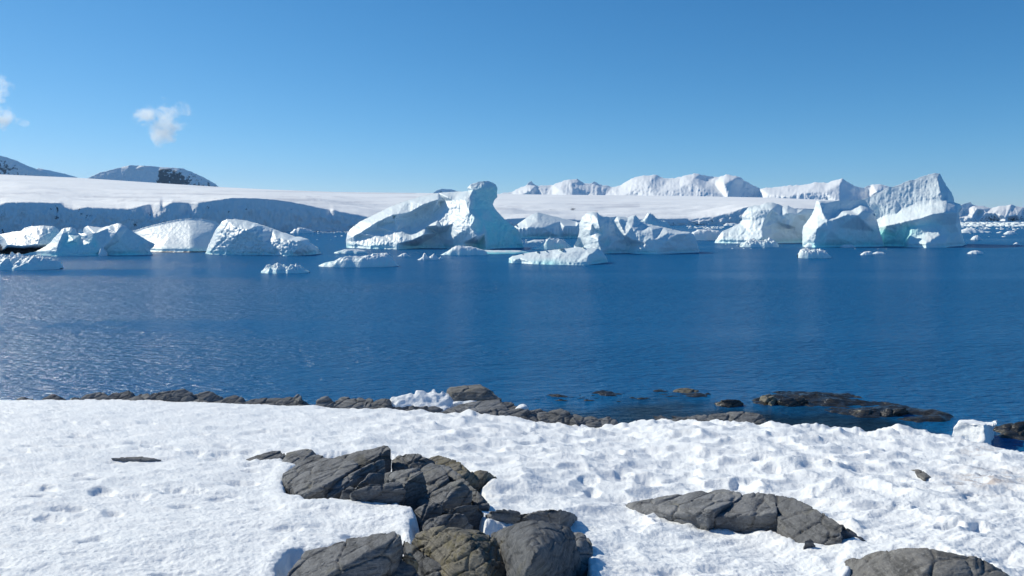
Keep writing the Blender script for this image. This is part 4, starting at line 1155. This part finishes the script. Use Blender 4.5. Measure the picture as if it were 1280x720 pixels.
rock('broad low dome of bare rock in the bottom right corner', [(1046, 708, -.02), (1062, 700, .06), (1092, 690, .18), (1130, 685.5, .26), (1152, 684.5, .28), (1172, 688, .28), (1200, 692, .26), (1226, 697, .22), (1240, 706, .14), (1268, 719, .02), (1280, 740, .0), (1160, 745, .08), (1060, 738, .0)], crack=.8, mat=M_BROWN)

# ------------------------------------------------------------------ rocks along the edge of the snow
def edge_pts(pts):
    """(u, v, off): on the sight line, off metres beyond the snow edge"""
    out = []
    for (u, v, off) in pts:
        Y = 23.0
        for _ in range(8):
            Y = float(y_edge(ray(u, v)[0] * Y)) + off
        p = at(u, v, Y)
        out.append(tuple(p))
    for p in list(out):
        out.append((p[0], p[1], -0.7))
        out.append((p[0], p[1] + 0.35, min(p[2] - .06, 0.2)))
    return out

def shore(label, *hulls, mat=None, group='rocks along the water edge of the snow', voxel=0.026, amp=0.8, name='rock', cat='rock', crack=1.0):
    SEED[0] += 7
    o = build_rock(name, [edge_pts(h) for h in hulls], mat or M_ROCK, SEED[0], voxel, amp, crack, 1)
    return tag(o, label, cat, group)

_rng = np.random.default_rng(11)
def low(u0, u1, vt, vb, peak=0.5, off=0.35):
    """an angular slab between two columns: long back sloping up to the right, broken right face"""
    w = u1 - u0
    up = u0 + w * min(.85, peak + .12)
    j = lambda a: _rng.uniform(-a, a)
    H = vb - vt
    u0, u1 = u0 - .12 * w, u1 + .14 * w
    w = u1 - u0
    return [(u0, vb - .2 * H, off * .5), (u0 + .15 * w, vb - H * (.62 + j(.12)), off * .8), (up - .25 * w, vt + .2 * H + j(.5), off * 1.2), (up, vt, off), (up - .1 * w, vt + .1 * H, off * 1.6),
            (u1 - .10 * w, vt + H * (.30 + j(.15)), off * .8), (u1 - .04 * w, vb - .4 * H, off), (u1, vb, off * .5), (up + j(.1) * w, vb + 2, off * .1), (u0 + .3 * w, vb + 2, off * .3)]

shore('first small dark stone on the snow edge from the left', low(22, 38, 496.5, 500), mat=M_DARK)
shore('second small dark stone on the snow edge from the left', low(54, 74, 493.5, 500), mat=M_DARK)
shore('dark pebble on the snow edge between second stone and first slab', low(88, 97, 497.5, 500), mat=M_DARK)
shore('first long flat slab on the snow edge from the left', low(104, 134, 490.5, 500, .8))
shore('slab with a dark knob beside the first long flat slab', low(136, 166, 488.5, 500, .7))
shore('low flat stone between the knobbed slab and the layered rocks', low(158, 178, 494.5, 501))
shore('tiny stone rising out of the water behind the low flat stone', low(173, 187, 490.5, 499, .7, .8))
shore('left and highest of the two layered shore rocks', low(186, 240, 486, 503, .72), low(186, 215, 493, 502, .5))
shore('right one of the two layered shore rocks, dark right end', low(232, 275, 488, 504, .6))
shore('small stone right of the two layered rocks', low(266, 284, 495.5, 504))
shore('rounded shore stone before the long striped slab', low(278, 303, 493.5, 506, .6))
shore('long striped slab of tilted layers on the snow edge', [(300, 506, .1), (318, 498, .3), (336, 496, .4), (368, 496, .4), (377, 499, .4), (386, 504, .3), (382, 509, .1), (345, 509, 0)])
shore('dark knob on top of the long striped slab', low(366, 377, 492, 500, .5, .5), mat=M_DARK)
shore('upright dark stone right of the long striped slab', low(394, 417, 494.5, 510, .45))
shore('broad pale shore stone with a black notch', [(416, 508, .1), (418, 500, .4), (427, 495.5, .55), (437, 496, .5), (452, 496.5, .5), (459, 500, .4), (457, 509, .1), (436, 511, 0)])
shore('small dark stone between broad pale stone and slanting stone', low(452, 466, 496.5, 509, .5, .5), mat=M_DARK)
shore('slanting pale stone left of the snow pile', low(459, 487, 496.5, 511, .75))
shore('flat stone under the left end of the snow pile', low(482, 525, 505.5, 514, .4, .25))
shore('flat stone under the middle of the snow pile', low(519, 553, 506.5, 516, .6, .25))
shore('big brown topped boulder beside the snow pile', [(558, 488, 1.0), (562, 484.5, 1.9), (580, 481, 2.2), (601, 480, 2.1), (604, 484.5, 1.0), (615, 491, 1.1), (627, 498, 1.0), (626, 504, .75), (585, 488.5, .85), (566, 490.5, .8), (570, 500, .75), (600, 504, .75)], mat=M_BROWN, amp=.6, crack=.5)
shore('long grey slab lying before the brown boulder', [(553, 513, .15), (574, 504.5, .45), (600, 500, .65), (624, 497.5, .8), (625.5, 501, .75), (588, 505, .5), (584, 515, .1), (610, 512, .4), (636, 512, .4), (560, 517, 0)], amp=.6, crack=.5)
shore('low stone right below the long grey slab', low(588, 632, 511, 520, .6, .3))
shore('dark wet stone at the water right of the brown boulder', [(616, 508, .6), (626, 503, .9), (636, 502, 1.0), (646, 507, .9), (652, 511, .7), (640, 516, .4)], mat=M_DARK)
shore('small pale stone with a black edge right of the grey slab', low(628, 662, 510, 523, .5))
shore('wide pale shore stone right of the small black edged stone', low(648, 692, 510, 526, .5, .45))
shore('rounded pale shore stone next to the wide pale one', low(679, 714, 510.5, 527, .5, .45))
shore('small dark capped shore stone right of the rounded pale one', low(705, 730, 517, 530, .5, .4))
shore('split shore stone before the last pale stone', low(722, 750, 519.5, 533, .5, .4))
shore('last pale shore stone on the right of the row', low(744, 771, 521, 535, .6, .45))
shore('thin stone barely out of the snow at the right end of the row', low(762, 780, 530, 538, .5, .2))
G2 = None
shore('flat brownish shore slab at the middle of the snow edge', low(854, 884, 517.5, 527, .6, .5), group=G2)
shore('long flat shore slab with a dark crack, right of the brownish one', low(884, 952, 513.5, 530, .6, .6), group=G2)
shore('small flat stone at the left of the brownish shore slab', low(836, 860, 521, 528, .5, .4), group=G2)

def rubble():
    """loose angular stones filling the gaps along the water edge: too many to count"""
    rng = np.random.default_rng(3)
    V, Fc = [], []
    base = np.array([(0, 0, -1), (1, 0, 0), (0, 1, 0), (-1, 0, 0), (0, -1, 0), (.7, .6, .55), (-.7, .5, .6), (-.5, -.7, .5), (.6, -.6, .5), (0, 0, .8)], float)
    bm = bmesh.new()
    for _ in range(560):
        u = rng.uniform(15, 790) if rng.uniform() < .8 else rng.uniform(830, 960)
        off = rng.uniform(.05, .85)
        Y = 23.0
        for _k in range(6):
            Y = float(y_edge(ray(u, 0)[0] * Y)) + off
        x = float(ray(u, 500)[0] * Y)
        r = rng.uniform(.06, .24) * (1.2 if u > 150 else .6)
        P = base * (1 + rng.uniform(-.3, .3, base.shape)) * np.array([1.5, 1.1, .7]) * r
        a = rng.uniform(-.6, .3)
        Q = np.stack([P[:, 0] * math.cos(a) - P[:, 2] * math.sin(a), P[:, 1], P[:, 0] * math.sin(a) + P[:, 2] * math.cos(a)], 1)
        z = 0.33 - .42 * off
        hull_of(bm, [Vector((x + q[0], Y + q[1], z + q[2])) for q in Q])
    me = bpy.data.meshes.new('shore_rubble')
    bm.to_mesh(me)
    bm.free()
    me.materials.append(M_DARK)
    o = bpy.data.objects.new('shore_rubble', me)
    C.objects.link(o)
    tag(o, 'loose angular stones along the water edge of the snow', kind='stuff')
rubble()

def pile():
    SEED[0] += 7
    hulls = [[(480, 507, .3), (490, 498, .5), (512, 494, .7), (524, 493.5, .8), (560, 497, .8), (570, 504, .6), (556, 512, .2), (520, 508, .2)],
             [(518, 497, .6), (521, 488.5, .8), (527, 485.5, .9), (533, 488, .9), (535, 500, .5)],
             [(532, 497, .6), (536, 487, .9), (541, 483, 1.0), (545, 484.5, 1.0), (549, 492, .9), (546, 500, .5)],
             [(544, 498, .6), (552, 488.5, .9), (564, 489, 1.0), (568, 498, .8), (560, 506, .4)],
             [(560, 504, .5), (572, 497, .8), (582, 494.5, .95), (586, 498, .9), (604, 498.5, .9), (590, 503, .6)]]
    o = build_rock('snow_pile', [edge_pts(h) for h in hulls], M_SNOW, SEED[0], 0.034, 1.0, 0.4, 2, snow=True)
    tag(o, 'heap of lumpy white snow on the shore stones beside the brown boulder', 'snow pile')
    hulls = [[(644, 509, .6), (650, 506, .8), (657, 507, .9), (660, 509.5, .7), (650, 511, .5)]]
    SEED[0] += 7
    o = build_rock('snow_pile', [edge_pts(h) for h in hulls], M_SNOW, SEED[0], 0.03, .6, 0.3, 2, snow=True)
    tag(o, 'scrap of snow on the wet stone right of the brown boulder', 'snow pile')
    # block of ice standing at the right end of the snow edge
    SEED[0] += 7
    def B(u, v, z, dy=0):
        p = on_plane(u, v, z)
        Yx = 19.0 + dy + 0.9 * (1232 - min(u, 1232)) / 42
        return tuple(at(u, v, Yx))
    front = [B(1189, 549, 0), B(1190, 538, 0.05), B(1197, 526.5, .15), B(1206, 527, .1), B(1230, 530, 0), B(1232, 553, -.15), B(1237, 557, -.1), B(1212, 553, -.1)]
    back = [B(1200, 524.5, 0, .9), B(1225, 526, 0, .9), B(1243, 526.5, 0, .9), B(1243, 548, 0, .7), B(1239, 556, 0, .4), B(1236, 530, 0, .3)]
    horn = [B(1234, 530, 0, .3), B(1240, 525.5, 0, .9), B(1248, 525.5, 0, .8), B(1249, 531, 0, .5), B(1240, 540, 0, .4), B(1246, 532, 0, .2)]
    knob = [B(1240, 540, 0, .5), B(1246, 540, 0, .6), B(1247, 545, 0, .6), B(1241, 550, 0, .5)]
    foot = [(p[0], p[1], p[2] - .25) for p in (front[0], front[5], back[3])]
    o = build_rock('ice_block', [front + back + foot, horn, knob], M_SNOW, SEED[0], 0.028, 0.8, 0.3, 2, snow=True)
    tag(o, 'white weathered ice block standing at the right end of the snow edge', 'ice block')
pile()

# ------------------------------------------------------------------ reef in the shallows
def reef_rock(label, pts, mat=None, amp=.9):
    SEED[0] += 7
    P = []
    for (u, v, z) in pts:
        P.append(tuple(on_plane(u, v, z)))
    P += [(p[0], p[1], -.5) for p in P] + [(p[0], p[1] + .3, min(p[2] * .5, .05)) for p in P]
    o = build_rock('reef_rock', [P], mat or M_WET, SEED[0], 0.035, amp, 1.0, 1)
    return tag(o, label, 'rock', 'wet rocks awash off the snow edge')
reef_rock('small black wet rock awash before the reef, with two pale knobs', [(894, 507, 0), (898, 501, .16), (904, 499.5, .2), (909, 502, .14), (916, 500.5, .18), (923, 499.5, .2), (930, 503, .1), (932, 507, 0), (912, 510, 0)])
reef_rock('greenish hump of weedy rock in the water left of the reef', [(842, 490, 0), (850, 485.5, .1), (858, 483.5, .14), (866, 485, .12), (877, 490, 0), (860, 492, 0)], M_MOSS)
reef_rock('highest wet rock of the reef with a brown left knob', [(950, 502, 0), (954, 492.5, .3), (962, 490, .36), (969, 493, .3), (975, 504, .0), (965, 508, 0)], M_MOSS)
reef_rock('long black wet rock right of the brown reef knob', [(968, 505, 0), (974, 499, .2), (985, 497.5, .22), (1002, 496, .24), (1010, 499.5, .16), (1012, 504, .02), (990, 509, 0)])
reef_rock('flat black rock in the middle of the reef', [(1062, 518, 0), (1078, 513, .14), (1092, 512, .16), (1102, 514, .12), (1100, 521, 0), (1075, 522, 0)])
reef_rock('black reef rock with a raised right tip', [(1096, 518, 0), (1110, 511.5, .16), (1126, 510.5, .2), (1133, 509, .26), (1136, 513, .14), (1128, 519, 0), (1108, 522, 0)])
reef_rock('dark rounded rock in the water behind the white ice block', [(1246, 540, 0), (1256, 530, .22), (1268, 527, .3), (1285, 524, .36), (1310, 526, .34), (1320, 536, .1), (1290, 546, 0), (1262, 547, 0)])

def reef():
    # barely drowned ledges: uneven rock whose tops break the surface in streaks
    polys = [[(925, 502), (950, 491), (975, 486), (1015, 485), (1060, 491), (1120, 502), (1180, 512), (1212, 527), (1190, 534), (1120, 528), (1050, 523), (1000, 512), (950, 510)],
             [(640, 497), (680, 489), (760, 486), (830, 485), (905, 490), (900, 500), (820, 503), (720, 506), (660, 507)],
             [(1225, 548), (1245, 528), (1300, 520), (1400, 530), (1400, 570), (1290, 556)]]
    for i, poly in enumerate(polys):
        W = np.array([on_plane(u, v, 0)[:2] for u, v in poly])
        lo, hi = W.min(0) - .3, W.max(0) + .3
        xs, ys = np.arange(lo[0], hi[0], .045), np.arange(lo[1], hi[1], .06)
        Xm, Ym = np.meshgrid(xs, ys)
        d, _, _ = seg_dist(Xm.ravel(), Ym.ravel(), W)
        s = np.where(inside(Xm.ravel(), Ym.ravel(), W), d, -d).reshape(Xm.shape)
        k = sstep(-.3, .6, s + .6 * fbm2(Xm * .8, Ym * .8, 3, 300 + i))
        n = fbm2(Xm * .55, Ym * 1.5, 5, 310 + i, False, .6)
        base = (.05, -.012, .05)[i]
        Z = -.4 + k * (.4 + base + .24 * n) + .012 * fbm2(Xm * 9, Ym * 9, 2, 320)
        f = grid_faces(*Xm.shape)
        f = f[(Z.ravel() > -.35)[f].any(1)]
        verts = np.stack([Xm, Ym, Z], -1).reshape(-1, 3)
        used = np.unique(f)
        idx = np.full(len(verts), -1)
        idx[used] = np.arange(len(used))
        o = put('reef', verts[used], idx[f], M_WET, base=np.zeros(3))
        tag(o, ('dark rock ledge awash along the right shore', 'drowned weedy ledge off the middle of the shore', 'rock ledge awash behind the ice block')[i], kind='structure')
reef()

# ------------------------------------------------------------------ clouds
def cloud(label, blobs, Y, dens, seed):
    """blobs: (u, v, half width px, half height px, weight)"""
    s = Y / F
    cs = [(at(u, v, Y), w * s, h * s, k) for (u, v, w, h, k) in blobs]
    bm = bmesh.new()
    for p, w, h, k in cs:
        r = bmesh.ops.create_icosphere(bm, subdivisions=3, radius=1.0)
        for vtx in r['verts']:
            vtx.co = Vector((p[0] + vtx.co.x * w * 1.02, p[1] + vtx.co.y * w * .8, p[2] + vtx.co.z * h * 1.02))
    me = bpy.data.meshes.new('cloud')
    bm.to_mesh(me)
    bm.free()
    tmp = bpy.data.objects.new('tmp', me)
    C.objects.link(tmp)
    md = tmp.modifiers.new('r', 'REMESH')
    md.mode = 'VOXEL'
    md.voxel_size = 3.0 * s
    dg = bpy.context.evaluated_depsgraph_get()
    m2 = bpy.data.meshes.new_from_object(tmp.evaluated_get(dg))
    bpy.data.objects.remove(tmp)
    bpy.data.meshes.remove(me)
    m2.name = 'cloud'
    M = Mat('cloud_vapour')
    M.t.nodes.remove(M.p)
    g = M.n('ShaderNodeNewGeometry').outputs['Position']
    tot = None
    wob = M.n('ShaderNodeTexNoise')
    wob.inputs['Scale'].default_value = 1 / (26 * s)
    wob.inputs['Detail'].default_value = 3
    M.link(g, wob.inputs['Vector'])
    sub = M.n('ShaderNodeVectorMath', operation='SUBTRACT')
    M.link(wob.outputs['Color'], sub.inputs[0])
    sub.inputs[1].default_value = (.5, .5, .5)
    scl = M.n('ShaderNodeVectorMath', operation='SCALE')
    M.link(sub.outputs[0], scl.inputs[0])
    scl.inputs['Scale'].default_value = 22 * s
    add = M.n('ShaderNodeVectorMath', operation='ADD')
    M.link(g, add.inputs[0])
    M.link(scl.outputs[0], add.inputs[1])
    for p, w, h, k in cs:
        a = M.n('ShaderNodeVectorMath', operation='SUBTRACT')
        M.link(add.outputs[0], a.inputs[0])
        a.inputs[1].default_value = tuple(p)
        b = M.n('ShaderNodeVectorMath', operation='DIVIDE')
        M.link(a.outputs[0], b.inputs[0])
        b.inputs[1].default_value = (w * .9, w * .7, h * .9)
        l = M.n('ShaderNodeVectorMath', operation='LENGTH')
        M.link(b.outputs[0], l.inputs[0])
        t = M.math('MULTIPLY', M.math('SUBTRACT', 1.0, l.outputs['Value'], True), k)
        tot = t if tot is None else M.math('MAXIMUM', tot, t)
    nz = M.noise(g, 1 / (17 * s), 8, 0.62, 0.4)
    den = M.math('ADD', tot, M.math('MULTIPLY', M.math('SUBTRACT', nz, 0.60), 2.7))
    den = M.math('MULTIPLY', M.math('MAXIMUM', M.math('MULTIPLY', den, M.ramp(tot, [(0.0, 0.0), (0.12, 1.0)])), 0.0), dens / s)
    pv = M.n('ShaderNodeVolumePrincipled')
    pv.inputs['Color'].default_value = (1, 1, 1, 1)
    pv.inputs['Anisotropy'].default_value = 0.55
    M.link(den, pv.inputs['Density'])
    M.link(pv.outputs[0], M.out.inputs['Volume'])
    m2.materials.clear()
    m2.materials.append(M.m)
    o = bpy.data.objects.new('cloud', m2)
    C.objects.link(o)
    c = np.mean([x[0] for x in cs], 0)
    m2.transform(__import__('mathutils').Matrix.Translation(-Vector(c)))
    o.location = c
    return tag(o, label, 'cloud')
cloud('small wispy white cloud over the round topped mountain', [(203, 162, 26, 27, 1.0), (184, 147, 32, 18, .62), (214, 143, 30, 24, .55), (198, 150, 36, 26, .5), (222, 158, 22, 22, .35)], 21000.0, .15, 1)
cloud('white cloud cut by the left edge of the sky', [(3, 151, 28, 14, .95), (-10, 138, 26, 24, .65), (10, 141, 22, 18, .4), (30, 156, 15, 7, .42)], 21000.0, .14, 2)
cloud('little round puff of cloud above the left edge cloud', [(-1, 107, 18, 17, .95), (1, 123, 9, 8, .7)], 21000.0, .14, 3)

# ------------------------------------------------------------------ air
def haze():
    M = Mat('air')
    M.t.nodes.remove(M.p)
    pv = M.n('ShaderNodeVolumePrincipled')
    pv.inputs['Color'].default_value = (.42, .70, 1.0, 1)
    pv.inputs['Density'].default_value = 0.000020
    M.link(pv.outputs[0], M.out.inputs['Volume'])
    x, y0, y1, z0, z1 = 15500.0, -700.0, 15500.0, -80.0, 900.0
    v = [(-x, y0, z0), (x, y0, z0), (x, y1, z0), (-x, y1, z0), (-x, y0, z1), (x, y0, z1), (x, y1, z1), (-x, y1, z1)]
    f = [(0, 3, 2, 1), (4, 5, 6, 7), (0, 1, 5, 4), (1, 2, 6, 5), (2, 3, 7, 6), (3, 0, 4, 7)]
    o = put('haze', v, f, M.m, smooth=False, base=np.zeros(3))
    tag(o, 'thin pale air between the viewer and the far mountains', kind='stuff')
haze()
